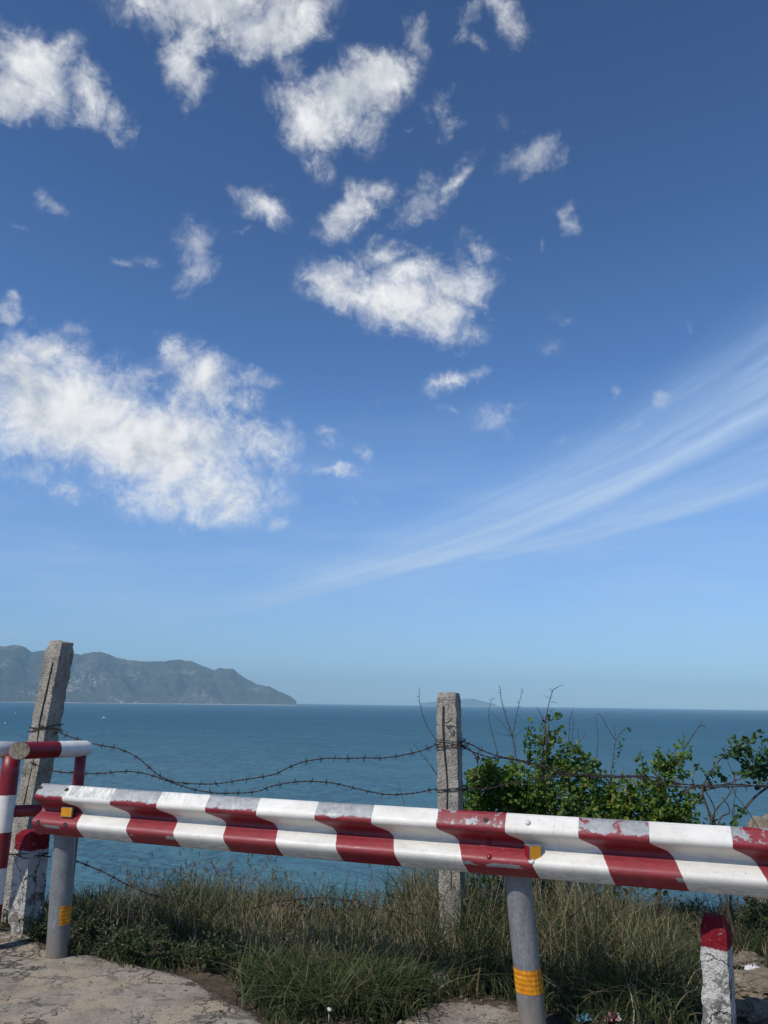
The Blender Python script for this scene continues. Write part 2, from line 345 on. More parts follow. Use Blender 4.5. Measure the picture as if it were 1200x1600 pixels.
def yb(x, top):                          # height of the two bright bands on the picture
    return (1241 + (x - 60) * 0.067) if top else (1294 + (x - 60) * 0.079)
sT = [s_at(x, yb(x, 1), 0.03) for x in top_px]; sL = [s_at(x, yb(x, 0), 0.01) for x in low_px]
OFF = float(np.mean(np.array(sL) - np.array(sT)))
edges = [(a + b - OFF) / 2 for a, b in zip(sT, sL)]
print('stripe edges', [round(e, 2) for e in edges], 'slant', round(OFF, 3), [round(b - a, 3) for a, b in zip(sT, sL)])
while edges[-1] < 8: edges.append(edges[-1] + 0.42)
RL = 8.0

def beam_material():
    m, nt, b = material('striped_guardrail_paint')
    uv = nt.n('ShaderNodeSeparateXYZ', {0: nt.n('ShaderNodeUVMap', uv_map='rail').outputs[0]}); s, v = uv.outputs[0], uv.outputs[1]
    co = nt.n('ShaderNodeCombineXYZ', {0: s, 1: nt.m('MULTIPLY', v, 0.45), 2: 0.0}).outputs[0]
    wob = nt.m('MULTIPLY', nt.m('SUBTRACT', nt.noise(co, 14, 3, 0.6), 0.5), 0.014)
    off = nt.m('MULTIPLY', nt.m('ADD', nt.mr(v, 0.27, 0.52, 0, 0.72), nt.mr(v, 0.52, 1.0, 0, 0.42)), OFF)
    ss = nt.m('ADD', nt.m('SUBTRACT', s, off), wob)
    stops = [(0.0, 1.0)]; cur = 1.0
    for e in edges:
        cur = 1.0 - cur
        if e < RL and len(stops) < 31: stops.append((e / RL, cur))
    red = nt.ramp(nt.m('DIVIDE', ss, RL), stops, 'CONSTANT')
    # bare zinc where the paint has flaked: along the top bulge, in spots along the bottom bulge
    fl = nt.noise(co, 13, 8, 0.68, 0.3)
    amount = nt.ramp(nt.m('DIVIDE', s, RL), [(0.0, 0.95), (0.07, 0.98), (0.16, 1.0), (0.28, 1.0), (0.325, 0.95), (0.345, 0.72), (0.375, 0.66), (0.42, 0.80), (0.47, 0.84), (0.53, 0.74), (0.56, 0.70), (0.9, 0.7)])
    topm = nt.mr(nt.m('ADD', v, nt.m('MULTIPLY', nt.m('SUBTRACT', fl, 0.5), 0.12)), 0.185, 0.235, 1, 0)
    lowm = nt.m('MULTIPLY', nt.mr(v, 0.765, 0.80, 0, 1), nt.mr(v, 0.84, 0.87, 1, 0))
    lowp = nt.mr(nt.noise(co, 3.1, 3, 0.5), 0.47, 0.56, 0, 1)
    t = nt.m('ADD', nt.m('MULTIPLY', topm, nt.m('SUBTRACT', nt.m('MULTIPLY', amount, 0.75), 0.07)), nt.m('MULTIPLY', nt.m('MULTIPLY', lowm, lowp), 0.64))
    worn = nt.mr(nt.m('SUBTRACT', nt.m('ADD', t, 0.02), fl), -0.008, 0.008)
    # white lasts better and only goes thin on the far left of the top bulge
    thin = nt.m('MULTIPLY', topm, nt.mr(s, 0.6, 2.3, 0.52, 0.26))
    wornw = nt.mr(nt.m('SUBTRACT', thin, nt.noise(nt.v('MULTIPLY', co, (34, 9, 1)), 1.0, 7, 0.72, 0.6)), -0.05, 0.10, 0, 0.75)
    zn = nt.m('ADD', nt.m('MULTIPLY', nt.noise(co, 40, 5, 0.6), 0.6), nt.m('MULTIPLY', nt.noise(co, 7, 3, 0.6), 0.4))
    zinc = nt.ramp(zn, [(0.35, (0.20, 0.21, 0.225)), (0.60, (0.33, 0.34, 0.355)), (0.76, (0.50, 0.50, 0.50))])
    redc = nt.mix(nt.mr(nt.noise(co, 9, 5, 0.6), 0.35, 0.7), RED, (0.165, 0.008, 0.018))
    chalk = nt.mr(nt.noise(nt.v('MULTIPLY', co, (22, 60, 1)), 1.0, 6, 0.7), 0.50, 0.8, 0, 0.35)
    redc = nt.mix(nt.m('ADD', chalk, nt.m('MULTIPLY', nt.mr(v, 0.60, 0.66, 0, 0.22), nt.mr(v, 0.78, 0.82, 1, 0))), redc, (0.40, 0.10, 0.105))
    whc = nt.mix(nt.mr(nt.noise(co, 6, 6, 0.65), 0.42, 0.75, 0, 0.6), WHITE, (0.52, 0.51, 0.47))
    specks = nt.mr(nt.noise(co, 48, 5, 0.68), 0.63, 0.69, 0, 0.75)
    scr = nt.mr(nt.noise(nt.v('MULTIPLY', co, (9, 110, 1)), 1.0, 5, 0.7, 0.8), 0.61, 0.70, 0, 0.6)
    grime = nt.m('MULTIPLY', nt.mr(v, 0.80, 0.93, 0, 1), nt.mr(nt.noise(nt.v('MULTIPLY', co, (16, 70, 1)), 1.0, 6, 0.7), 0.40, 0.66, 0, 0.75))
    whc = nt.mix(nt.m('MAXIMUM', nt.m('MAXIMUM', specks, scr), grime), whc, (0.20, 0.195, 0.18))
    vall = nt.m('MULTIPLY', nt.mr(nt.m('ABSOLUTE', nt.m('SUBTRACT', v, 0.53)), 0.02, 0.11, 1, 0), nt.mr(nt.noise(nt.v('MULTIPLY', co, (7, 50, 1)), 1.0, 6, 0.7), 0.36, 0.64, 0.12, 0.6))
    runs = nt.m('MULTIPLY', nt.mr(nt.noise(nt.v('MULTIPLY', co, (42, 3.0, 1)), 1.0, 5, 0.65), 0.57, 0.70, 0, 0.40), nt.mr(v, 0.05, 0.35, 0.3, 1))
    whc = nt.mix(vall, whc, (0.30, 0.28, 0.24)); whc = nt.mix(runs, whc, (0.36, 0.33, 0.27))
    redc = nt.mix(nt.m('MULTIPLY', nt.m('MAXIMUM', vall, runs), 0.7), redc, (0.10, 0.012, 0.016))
    redc = nt.mix(nt.m('MULTIPLY', specks, 0.7), redc, (0.40, 0.22, 0.21))
    film = nt.mr(nt.noise(nt.v('MULTIPLY', co, (2.2, 5, 1)), 1.0, 7, 0.7, 0.5), 0.45, 0.72, 0, 0.5); whc = nt.mix(film, whc, (0.44, 0.41, 0.355)); redc = nt.mix(nt.m('MULTIPLY', film, 0.5), redc, (0.26, 0.10, 0.085))
    chip = nt.mr(nt.m('SUBTRACT', nt.noise(co, 27, 7, 0.75), nt.mr(nt.noise(co, 1.7, 2, 0.5), 0.35, 0.65, 0.06, -0.02)), 0.665, 0.675)
    redc = nt.mix(chip, redc, zinc); whc = nt.mix(chip, whc, zinc)
    whc = nt.mix(wornw, whc, zinc)
    redw = nt.mix(worn, redc, zinc)
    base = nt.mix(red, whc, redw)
    bare = nt.m('MULTIPLY', red, worn)
    nt.set(b.inputs['Base Color'], base)
    nt.set(b.inputs['Roughness'], nt.m('ADD', nt.mr(fl, 0.3, 0.7, 0.40, 0.60), nt.m('MULTIPLY', bare, 0.1)))
    nt.set(b.inputs['Metallic'], nt.m('MULTIPLY', bare, 0.3))
    hgt = nt.m('SUBTRACT', nt.m('MULTIPLY', nt.noise(co, 30, 4, 0.6), 0.25), bare)
    nt.set(b.inputs['Normal'], nt.n('ShaderNodeBump', {'Strength': 0.35, 'Distance': 0.0022, 'Height': hgt}).outputs[0])
    return m
BEAM = beam_material()

def rail_beam(s0, s1, lift, parent, slit=0.0):
    mb = MB(); n = max(2, int((s1 - s0) / 0.06)); k = len(PROF); uvs = {}
    arc = [0]
    for i in range(1, k): arc.append(arc[-1] + math.hypot(PROF[i][0] - PROF[i - 1][0], PROF[i][1] - PROF[i - 1][1]))
    nor = []
    for i in range(k):
        a, c = PROF[max(0, i - 1)], PROF[min(k - 1, i + 1)]; tx, tz = c[0] - a[0], c[1] - a[1]; l = math.hypot(tx, tz); nor.append((-tz / l, tx / l))   # points behind
    vs = []; vv = []
    for j in range(n + 1):
        s = s0 + (s1 - s0) * j / n
        for side in (0, 1):
            for i in range(k):
                dd, zz = PROF[i]; nb = nor[i]; th = 0.0036 * side
                dent = 0.0025 * fbm((s * 1.3, zz * 4, 3.0), 3) + 0.0015 * fbm((s * 5, zz * 9, 9.0), 2)
                vs.append(rail_pt(s, dd + nb[0] * th - lift + dent, zz + nb[1] * th)); vv.append((s, arc[i] / arc[-1]))
    fs = []; st_ = 2 * k
    for j in range(n):
        for i in range(k - 1):
            a = j * st_ + i; fs.append((a, a + 1, a + 1 + st_, a + st_)); c = a + k; fs.append((c, c + st_, c + 1 + st_, c + 1))
        for i in (0, k - 1):
            a = j * st_ + i; fs.append((a, a + st_, a + st_ + k, a + k))
    for j in (0, n):
        for i in range(k - 1):
            a = j * st_ + i; fs.append((a, a + k, a + k + 1, a + 1))
    mb.add(vs, fs); o = mb.build('beam', BEAM, parent, smooth=True)
    me = o.data; ul = me.uv_layers.new(name='rail')
    for lp in me.loops: ul.data[lp.index].uv = vv[lp.vertex_index]
    me.set_sharp_from_angle(angle=math.radians(50))
    return o
sSplice = s_at(746, 1350, 0)
G0 = thing('guardrail', (A0[0], A0[1], 0), 'red and white striped steel crash barrier with flaking paint along the roadside', 'guardrail')
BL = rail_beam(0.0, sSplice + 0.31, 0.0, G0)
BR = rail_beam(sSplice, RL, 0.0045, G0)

def dome(mb, c, axis, r, hgt, sides=10, mi=0):
    ax = Vector(axis).normalized(); u = ax.orthogonal().normalized(); w = ax.cross(u); c = Vector(c)
    prof = [(1, 0), (1, .35), (.85, .7), (.5, .93), (0.12, 1)]
    vs = [c + ax * (h * hgt) + (u * math.cos(2 * math.pi * k / sides) + w * math.sin(2 * math.pi * k / sides)) * (r * q) for q, h in prof for k in range(sides)]
    fs = [(i * sides + k, i * sides + (k + 1) % sides, (i + 1) * sides + (k + 1) % sides, (i + 1) * sides + k) for i in range(len(prof) - 1) for k in range(sides)]
    fs.append(tuple((len(prof) - 1) * sides + k for k in range(sides)))
    mb.add(vs, fs, mi)
def prof_at(z):
    for (d0, z0), (d1, z1) in zip(PROF, PROF[1:]):
        if z0 >= z >= z1:
            t = (z0 - z) / (z0 - z1 + 1e-9); tx, tz = d1 - d0, z1 - z0; l = math.hypot(tx, tz)
            return d0 + (d1 - d0) * t, (tz / l, -tx / l)      # front-facing normal (d, z)
    return 0.06, (-1, 0)
def bolt(px, py, z, mat, r=0.014, h=0.010, name='bolt', lift=0.0045, parent=None):
    dd, (nd, nz) = prof_at(z); s = s_at(px, py, dd)
    c = rail_pt(s, dd - lift, z); ax = (N2[0] * nd, N2[1] * nd, nz)
    mb = MB(); dome(mb, c, ax, r, h); return mb.build(name, mat, parent or G0, smooth=True)
def hole(px, py, z, parent, r=0.013, lift=0.0):
    dd, (nd, nz) = prof_at(z); s = s_at(px, py, dd); c = rail_pt(s, dd - lift, z); ax = Vector((N2[0] * nd, N2[1] * nd, nz))
    u = Vector((D2[0], D2[1], 0)); w = ax.cross(u).normalized(); mb = MB()
    ring = lambda k, q, hh: [Vector(c) + ax * hh + (u * 1.25 * math.cos(2 * math.pi * j / 14) + w * math.sin(2 * math.pi * j / 14)) * q for j in range(14)]
    mb.add(ring(0, r, 0.0012), [tuple(range(14))])
    return mb.build('bolt_hole', DARKBOLT, parent)
bolt(825, 1292, 0.118, WHITEBOLT, 0.0155, 0.012); bolt(765, 1349, -0.060, REDP, 0.014, 0.012); bolt(831, 1357, -0.064, WHITEBOLT, 0.016, 0.010)
bolt(764, 1325, 0.004, REDP, 0.013, 0.012)
hole(760, 1289, 0.118, BR, 0.013, 0.0045)
hole(63, 1233, 0.13, BL); hole(104, 1236, 0.13, BL); hole(60, 1283, -0.075, BL); hole(102, 1286, -0.075, BL)

def post(px_b, py_b, px_t, py_t, r, name='post'):
    b = gnd(px_b, py_b); off = N2 * (0.083 + 0.055 + r)
    s = float(np.dot(b[:2] - A0, D2)); base = np.array([*(A0 + D2 * s + off), -0.25])
    Yt = base[1]; t = at(px_t, py_t, Yt); t[1] = base[1]
    dirv = np.array([t[0] - base[0], 0, t[2] - base[2]]); 
    top = base + dirv * ((ZC + 0.08 - base[2]) / dirv[2])
    mb = MB(); n = 14; mb.tube([base + (top - base) * i / n for i in range(n + 1)], r, 28)
    o = mb.build(name, GALV, G0, smooth=True); o.data.set_sharp_from_angle(angle=math.radians(50))
    sb = MB(); c = rail_pt(s, 0.118, 0)
    sb.box(c, [(D2[0], D2[1], 0), (N2[0], N2[1], 0), (0, 0, 1)], (0.05, 0.026, 0.07)); sb.build('spacer', GALV, G0)
    return o, base, top
pL, bLb, bLt = post(84, 1497, 101, 1318, 0.0700)
pR, bRb, bRt = post(838, 1606, 811, 1392, 0.0705)
def band_material():
    m, nt, b = material('orange_reflective_tape'); co = nt.n('ShaderNodeTexCoord').outputs['Object']
    z = nt.n('ShaderNodeSeparateXYZ', {0: co}).outputs[2]
    rib = nt.m('SINE', nt.m('MULTIPLY', z, 270.0)); nz = nt.noise(co, 30, 5, 0.6)
    f = nt.m('ADD', nt.m('MULTIPLY', rib, 0.13), nz)
    nt.set(b.inputs['Base Color'], nt.ramp(f, [(0.33, (0.46, 0.15, 0.005)), (0.6, (0.66, 0.26, 0.008)), (0.72, (0.76, 0.42, 0.05))])); nt.set(b.inputs['Roughness'], 0.38)
    return m
TAPE = band_material()
def band(p, base, top, py0, py1, r, a0, a1):
    def z_at(py):
        d = ray(600, 800); lo = None
        best = min(range(0, 400), key=lambda i: abs(proj(base + (top - base) * i / 400)[1] - py)); return base + (top - base) * best / 400
    q0, q1 = z_at(py1), z_at(py0); n = 20; vs = []
    for (q, rr) in ((q0, r + .0006), (q0, r + .0018), (q1, r + .0018), (q1, r + .0006)):
        for i in range(n + 1):
            a = a0 + (a1 - a0) * i / n; vs.append(q + rr * np.array([math.cos(a), math.sin(a), 0]))
    fs = [(j * (n + 1) + i, j * (n + 1) + i + 1, (j + 1) * (n + 1) + i + 1, (j + 1) * (n + 1) + i) for j in range(3) for i in range(n)]
    mb = MB(); mb.add(vs, fs); return mb.build('reflective_band', TAPE, p, smooth=False)
def proj(p):
    q = np.array(p, float) - np.array([0, 0, EYE]); w = q @ c_f
    return 600 + FPX * (q @ c_r) / w, 800 - FPX * (q @ c_u) / w
band(pR, bRb, bRt, 1510, 1548, 0.0705, 0, 2 * math.pi * 0.999)
band(pL, bLb, bLt, 1412, 1442, 0.0700, math.radians(-72), math.radians(0))

def delineator(px, py, size, two, yaw):
    dd = 0.083; s = s_at(px, py, dd - 0.05); c = rail_pt(s, dd - 0.052, 0.0); l = at(px, py, c[1]); c[2] = l[2]
    f = np.array([-N2[0], -N2[1], 0]); a = np.array([D2[0], D2[1], 0]); up = np.array([0, 0, 1.0])
    mb = MB(); w, h = size
    # bracket stalk back to the beam, then a wedge body with a face to each direction of travel
    mb.box(c - f * 0.026, (a, f, up), (w * 0.32, 0.022, h * 0.62))
    mb.box(c - f * 0.040 + up * -h * 1.0, (a, f, up), (w * 0.22, 0.010, h * 0.5))
    if two:
        for z in (-h, h): pass
        P = [(-w, 0.000), (-w * .25, .040), (w, 0.004), (w, -.014), (-w, -.014)]
        vs = [c + a * x + f * y + up * z for z in (-h * .9, h * .9) for x, y in P]
        mb.add(vs, [(4, 3, 2, 1, 0), (5, 6, 7, 8, 9)] + [(i, (i + 1) % 5, 5 + (i + 1) % 5, 5 + i) for i in range(5)])
    else:
        mb.box(c, (a, f, up), (w, 0.006, h))
    body = mb.build('delineator', GALV, G0)
    def face(p0, p1, mat, ins=0.90):
        p0 = np.array(p0); p1 = np.array(p1); n = np.array([p1[1] - p0[1], -(p1[0] - p0[0])]); n = n / np.linalg.norm(n)
        if n[1] < 0: n = -n
        mid = (p0 + p1) / 2; q0 = mid + (p0 - mid) * ins + n * .0015; q1 = mid + (p1 - mid) * ins + n * .0015
        vs = [c + a * q[0] + f * q[1] + up * z for q in (q0, q1) for z in (-h * .9 * ins, h * .9 * ins)]
        vs += [c + a * (q[0] - n[0] * .001) + f * (q[1] - n[1] * .001) + up * z for q in (q0, q1) for z in (-h * .9 * ins, h * .9 * ins)]
        k = MB(); k.add(vs, [(0, 1, 3, 2), (4, 6, 7, 5), (0, 4, 5, 1), (2, 3, 7, 6), (1, 5, 7, 3), (0, 2, 6, 4)]); return k.build('reflector', mat, body)
    if two:
        face((-w, 0), (-w * .25, .040), REDREF); face((-w * .25, .040), (w, .004), AMBER)
    else:
        face((-w, .006), (w, .006), AMBER, 0.97)
    return body
delineator(833, 1334, (0.043, 0.049), True, 0)
delineator(105, 1269, (0.042, 0.030), False, 0)

# ------------------------------------------------------------------ pipe barrier at the left
def pipe_paint(name, bands, axis_from, axis_to):
    """enamel in bands along an axis: bands = [(t, is_red), ...]"""
    m, nt, b = material(name); co = nt.n('ShaderNodeNewGeometry').outputs['Position']
    a = np.array(axis_from); d = np.array(axis_to) - a; L2 = float(d @ d)
    t = nt.m('DIVIDE', nt.v('DOT_PRODUCT', nt.v('SUBTRACT', co, tuple(a)), tuple(d)), L2)
    t = nt.m('ADD', t, nt.m('MULTIPLY', nt.m('SUBTRACT', nt.noise(co, 60, 3, 0.6), 0.5), 0.008))
    r = nt.ramp(t, [(p, float(k)) for p, k in bands], 'CONSTANT')
    n1 = nt.noise(co, 14, 6, 0.65); chip = nt.mr(nt.noise(co, 48, 5, 0.7), 0.69, 0.71)
    redc = nt.mix(nt.mr(n1, 0.35, 0.7), (0.22, 0.009, 0.02), (0.15, 0.008, 0.016)); whc = nt.mix(nt.mr(n1, 0.4, 0.75), (0.76, 0.735, 0.68), (0.58, 0.56, 0.52))
    col = nt.mix(r, whc, redc); col = nt.mix(nt.m('MULTIPLY', chip, 0.8), col, (0.45, 0.40, 0.38))
    nt.set(b.inputs['Base Color'], col); nt.set(b.inputs['Roughness'], nt.mr(n1, 0.3, 0.7, 0.30, 0.5))
    nt.set(b.inputs['Normal'], nt.n('ShaderNodeBump', {'Strength': 0.15, 'Distance': 0.002, 'Height': n1}).outputs[0])
    return m
gb = gnd(-8, 1462); pb = thing('pipe_barrier', (gb[0], gb[1], 0), 'red and white banded steel pipe barrier with an open cut pipe end', 'barrier')
gY = 5.62
gt = at(19, 1180, gY); gbase = np.array([gt[0] - 0.004, gt[1] + 0.0, -0.2])
def t_on(py):
    best = min(range(1001), key=lambda i: abs(proj(gbase + (gt - gbase) * i / 1000)[1] - py)); return best / 1000
mb = MB(); mb.tube([gbase + (gt - gbase) * i / 12 for i in range(13)], 0.059, 24)
mb.build('post', pipe_paint('barrier_post_paint', [(0, 1), (t_on(1412), 0), (t_on(1356), 1), (t_on(1300), 0), (t_on(1243), 1), (0.985, 1)], gbase, gt), pb, smooth=True)
e0 = at(30, 1173, gY - 0.14); e1 = at(134, 1169.5, gY + 0.30)
ax_ = (e1 - e0) / np.linalg.norm(e1 - e0)
# top pipe: its near end is cut on the skew and filled with mortar; the far end turns down into the far post
mb = MB(); R_ = 0.057; nseg = 24; vs = []; u_ = np.cross(ax_, [0, 0, 1]); u_ /= np.linalg.norm(u_); w_ = np.cross(u_, ax_)
cutn = np.array([0.30, -0.95, 0.05]) ; cutn = cutn / np.linalg.norm(cutn); cutn = ax_ * -0.80 + np.array([-u_[0], -u_[1], 0]) * (0.60 if (-u_ @ np.array([0, -1, 0])) > 0 else -0.60)
rings = []
for i in range(nseg):
    a = 2 * math.pi * i / nseg; o_ = u_ * math.cos(a) * R_ + w_ * math.sin(a) * R_
    t = -(o_ @ cutn) / (ax_ @ cutn); rings.append((e0 + o_ + ax_ * t, o_))
vs = [r for r, _ in rings] + [e1 - ax_ * .05 + o_ for _, o_ in rings] + [e1 + o_ * .97 + ax_ * .0 for _, o_ in rings] + [e1 + ax_ * .03 + o_ * .78 for _, o_ in rings] + [e1 + ax_ * .045 + o_ * .3 for _, o_ in rings]
fs = [(j * nseg + i, j * nseg + (i + 1) % nseg, (j + 1) * nseg + (i + 1) % nseg, (j + 1) * nseg + i) for j in range(4) for i in range(nseg)] + [tuple(4 * nseg + i for i in range(nseg))]
mb.add(vs, fs)
tr = mb.build('top_pipe', pipe_paint('barrier_top_paint', [(0, 1), (0.545, 0)], e0, e1), pb, smooth=True)
mb = MB(); mb.add([e0 + (r - e0) * .985 + cutn * .001 for r, _ in rings] + [e0 + (r - e0) * .9 - cutn * .012 + ax_ * 0.02 for r, _ in rings], [tuple(range(nseg))] + [(i, (i + 1) % nseg, nseg + (i + 1) % nseg, nseg + i) for i in range(nseg)])
mb.build('end_plug', simple('mortar_plug', (0.26, 0.225, 0.165), 0.9, 0, 0.35, 45, 0.4), tr)
l0 = at(27, 1172, gY + 0.02); l1 = at(-420, 1158, gY - 0.55)
mb = MB(); mb.tube([l0 + (l1 - l0) * i / 6 for i in range(7)], 0.057, 24)
mb.build('top_pipe', pipe_paint('barrier_side_paint', [(0, 0), (0.42, 1), (0.75, 0)], l0, l1), pb, smooth=True)
g1 = l1 + (l0 - l1) * 0.03; mb = MB(); mb.tube([np.array([g1[0], g1[1], g1[2] * (1 - i / 8) - 0.2 * i / 8]) for i in range(9)], 0.057, 20); mb.build('post', REDP, pb, smooth=True)
f0 = at(127, 1175, gY + 0.28); f1 = np.array([f0[0], f0[1], -0.2])
mb = MB(); mb.tube([f0 + (f1 - f0) * i / 8 for i in range(9)], 0.040, 20); mb.build('post', REDP, pb, smooth=True)
q0 = at(12, 1268, gY + 0.02); q1 = np.array([f0[0], f0[1], q0[2] - 0.01])
mb = MB(); mb.tube([q0, (q0 + q1) / 2, q1], 0.040, 18); mb.build('lower_pipe', REDP, pb, smooth=True)

# ------------------------------------------------------------------ concrete posts
def rough_prism(base, top, w, d, yaw, amp, seed, nz=70, nx=11, tip=None, chips=()):
    """a square cast post: faces subdivided, pushed about by noise, the arrises eroded"""
    base = np.array(base); top = np.array(top); axis = top - base; H = np.linalg.norm(axis); axis = axis / H
    a = np.array([math.cos(yaw), math.sin(yaw), 0]); a = a - axis * (a @ axis); a /= np.linalg.norm(a); b = np.cross(axis, a)
    ring = []
    for (x0, y0), (x1, y1) in zip(((-1, -1), (1, -1), (1, 1), (-1, 1)), ((1, -1), (1, 1), (-1, 1), (-1, -1))):
        for i in range(nx): t = i / nx; ring.append((x0 + (x1 - x0) * t, y0 + (y1 - y0) * t))
    m = len(ring); vs = []
    for j in range(nz + 1):
        t = j / nz
        for x, y in ring:
            k = 1.0
            if tip and t > tip: k = 1 - (t - tip) / (1 - tip) * 0.34
            p = base + axis * (H * t) + a * (x * w / 2 * k) + b * (y * d / 2 * k)
            corner = max(0, (abs(x) + abs(y) - 1.35) / 0.65)
            q = Vector(p * 1.0) + Vector((seed * 7.1, seed * 3.3, 0))
            e = amp * 0.10 * fbm(q * 5, 2) + amp * 0.50 * fbm(q * 44, 4)
            e -= corner * amp * (0.10 + 1.9 * max(0, fbm(q * 19 + Vector((5, 5, 5)), 4) - 0.05))
            if t > 0.965 and not tip: e -= (t - 0.965) / 0.035 * amp * (0.8 + 1.2 * corner)
            for (ct, cx, cy, cr, cd) in chips:
                dist = math.sqrt(((t - ct) * H) ** 2 + ((x - cx) * w / 2) ** 2 + ((y - cy) * d / 2) ** 2)
                e -= cd * max(0, 1 - dist / cr) ** 0.7 if dist < cr else 0
            n = a * x + b * y; n = n / (np.linalg.norm(n) + 1e-9); p = p + n * e
            vs.append(p)
    fs = [(j * m + i, j * m + (i + 1) % m, (j + 1) * m + (i + 1) % m, (j + 1) * m + i) for j in range(nz) for i in range(m)]
    c0 = len(vs); last = nz * m
    inner = []
    for i in range(m):
        p = vs[last + i]; c = base + axis * H; inner.append(c + (p - c) * 0.55 + axis * (amp * 0.6 * (1 + fbm(p * 20, 3))))
    vs += inner; fs += [(last + i, last + (i + 1) % m, c0 + (i + 1) % m, c0 + i) for i in range(m)] + [tuple(c0 + i for i in range(m))]
    mb = MB(); mb.add(vs, fs); return mb, a, b, axis, H

def exposed_bar(parent, pts, r=0.004):
    mb = MB(); mb.tube(spline(pts, 6), r, 7); return mb.build('reinforcing_bar', RUST, parent, smooth=True)
# the leaning post
lt = at(96.5, 1003, 6.26); lb_ = at(17, 1425, 6.40)
ldir = (lt - lb_); LB = lb_ + ldir * ((-0.3 - lb_[2]) / ldir[2])
lp = thing('fence_post', (lb_[0], lb_[1], 0), 'tall leaning grey concrete fence post behind the pipe barrier', 'fence post', 'concrete fence posts')
mbp, la, lbv, lax, lH = rough_prism(LB, lt, 0.156, 0.156, math.radians(-22), 0.011, 1, chips=[(0.93, 1, -1, .05, .010)])
mbp.build('shaft', CONC, lp, smooth=True).data.set_sharp_from_angle(angle=math.radians(38))
def on_face(base, axis, a, b, H, t, x, y, w): return base + axis * (H * t) + a * (x * w / 2) + b * (y * w / 2)
# which side faces the left of the picture
def bar_on(px0, px1, Yg, seed, n=7):
    pts = []
    for i in range(n):
        t = i / (n - 1); px = px0[0] + (px1[0] - px0[0]) * t; py = px0[1] + (px1[1] - px0[1]) * t
        pts.append(at(px + 1.5 * math.sin(i * 2.1 + seed), py, Yg(t)))
    return pts
exposed_bar(lp, bar_on((81, 1035), (12, 1395), lambda t: 6.185 + 0.14 * t, 1, 9), 0.0045)
# the middle post
mY = 5.72; mt = at(701, 1083, mY); mb0 = np.array([mt[0] + 0.02, mt[1], -0.3])
mp = thing('fence_post', (mb0[0], mb0[1], 0), 'upright grey concrete fence post behind the middle of the striped rail', 'fence post', 'concrete fence posts')
mbp, *_ = rough_prism(mb0, mt, 0.150, 0.150, math.radians(-19), 0.007, 2, chips=[(0.96, 1, -1, .05, .02), (0.85, 1, -1, .05, .012)])
mbp.build('shaft', CONC, mp, smooth=True).data.set_sharp_from_angle(angle=math.radians(38))
exposed_bar(mp, bar_on((691, 1102), (706, 1390), lambda t: mY - 0.074, 2, 8), 0.0045)
hk = MB(); hk.tube(spline([at(696, 1130, mY - .09), at(703, 1127, mY - .105), at(706, 1124, mY - .12)], 4), 0.004, 6); hk.tube(spline([at(697, 1133, mY - .09), at(701, 1138, mY - .11), at(706, 1137, mY - .10)], 4), 0.004, 6)
hk.build('tie_wire', RUST, mp, smooth=True)

# bollards
def bollard(b, t, w, yaw, red_from, seed, label, chips, amp=0.0045, tip=0.925):
    o = thing('bollard', (b[0], b[1], 0), label, 'bollard', 'red and white concrete bollards')
    mb, a, bb, ax, H = rough_prism([b[0], b[1], -0.25], t, w, w, yaw, amp, seed, nz=60, tip=tip, chips=chips)
    mb.build('body', concrete_material('limewashed_concrete', (0.16, 0.15, 0.13), (0.36, 0.33, 0.29), paint=red_from), o, smooth=True).data.set_sharp_from_angle(angle=math.radians(34))
    return o
b1 = gnd(40, 1456); t1 = at(52, 1296, b1[1]); r1 = at(52, 1326, b1[1])[2]
bollard(b1, t1, 0.165, math.radians(-28), r1, 3, 'square concrete bollard with red top standing behind the rail end', [(0.3, -1, -1, .05, .02)], tip=0.97)
b2 = gnd(1122, 1640); t2 = at(1115, 1430, b2[1] + 0.02); r2 = at(1115, 1487, b2[1] - 0.08)[2]
bollard(b2, t2, 0.140, math.radians(-33), r2, 4, 'cracked concrete bollard with red peak below the right part of the rail', [(0.84, -1, -1, .10, .022), (0.66, -1, -1, .09, .028), (0.95, -1, -1, .08, .026), (0.5, -1, -1, .06, .02)])

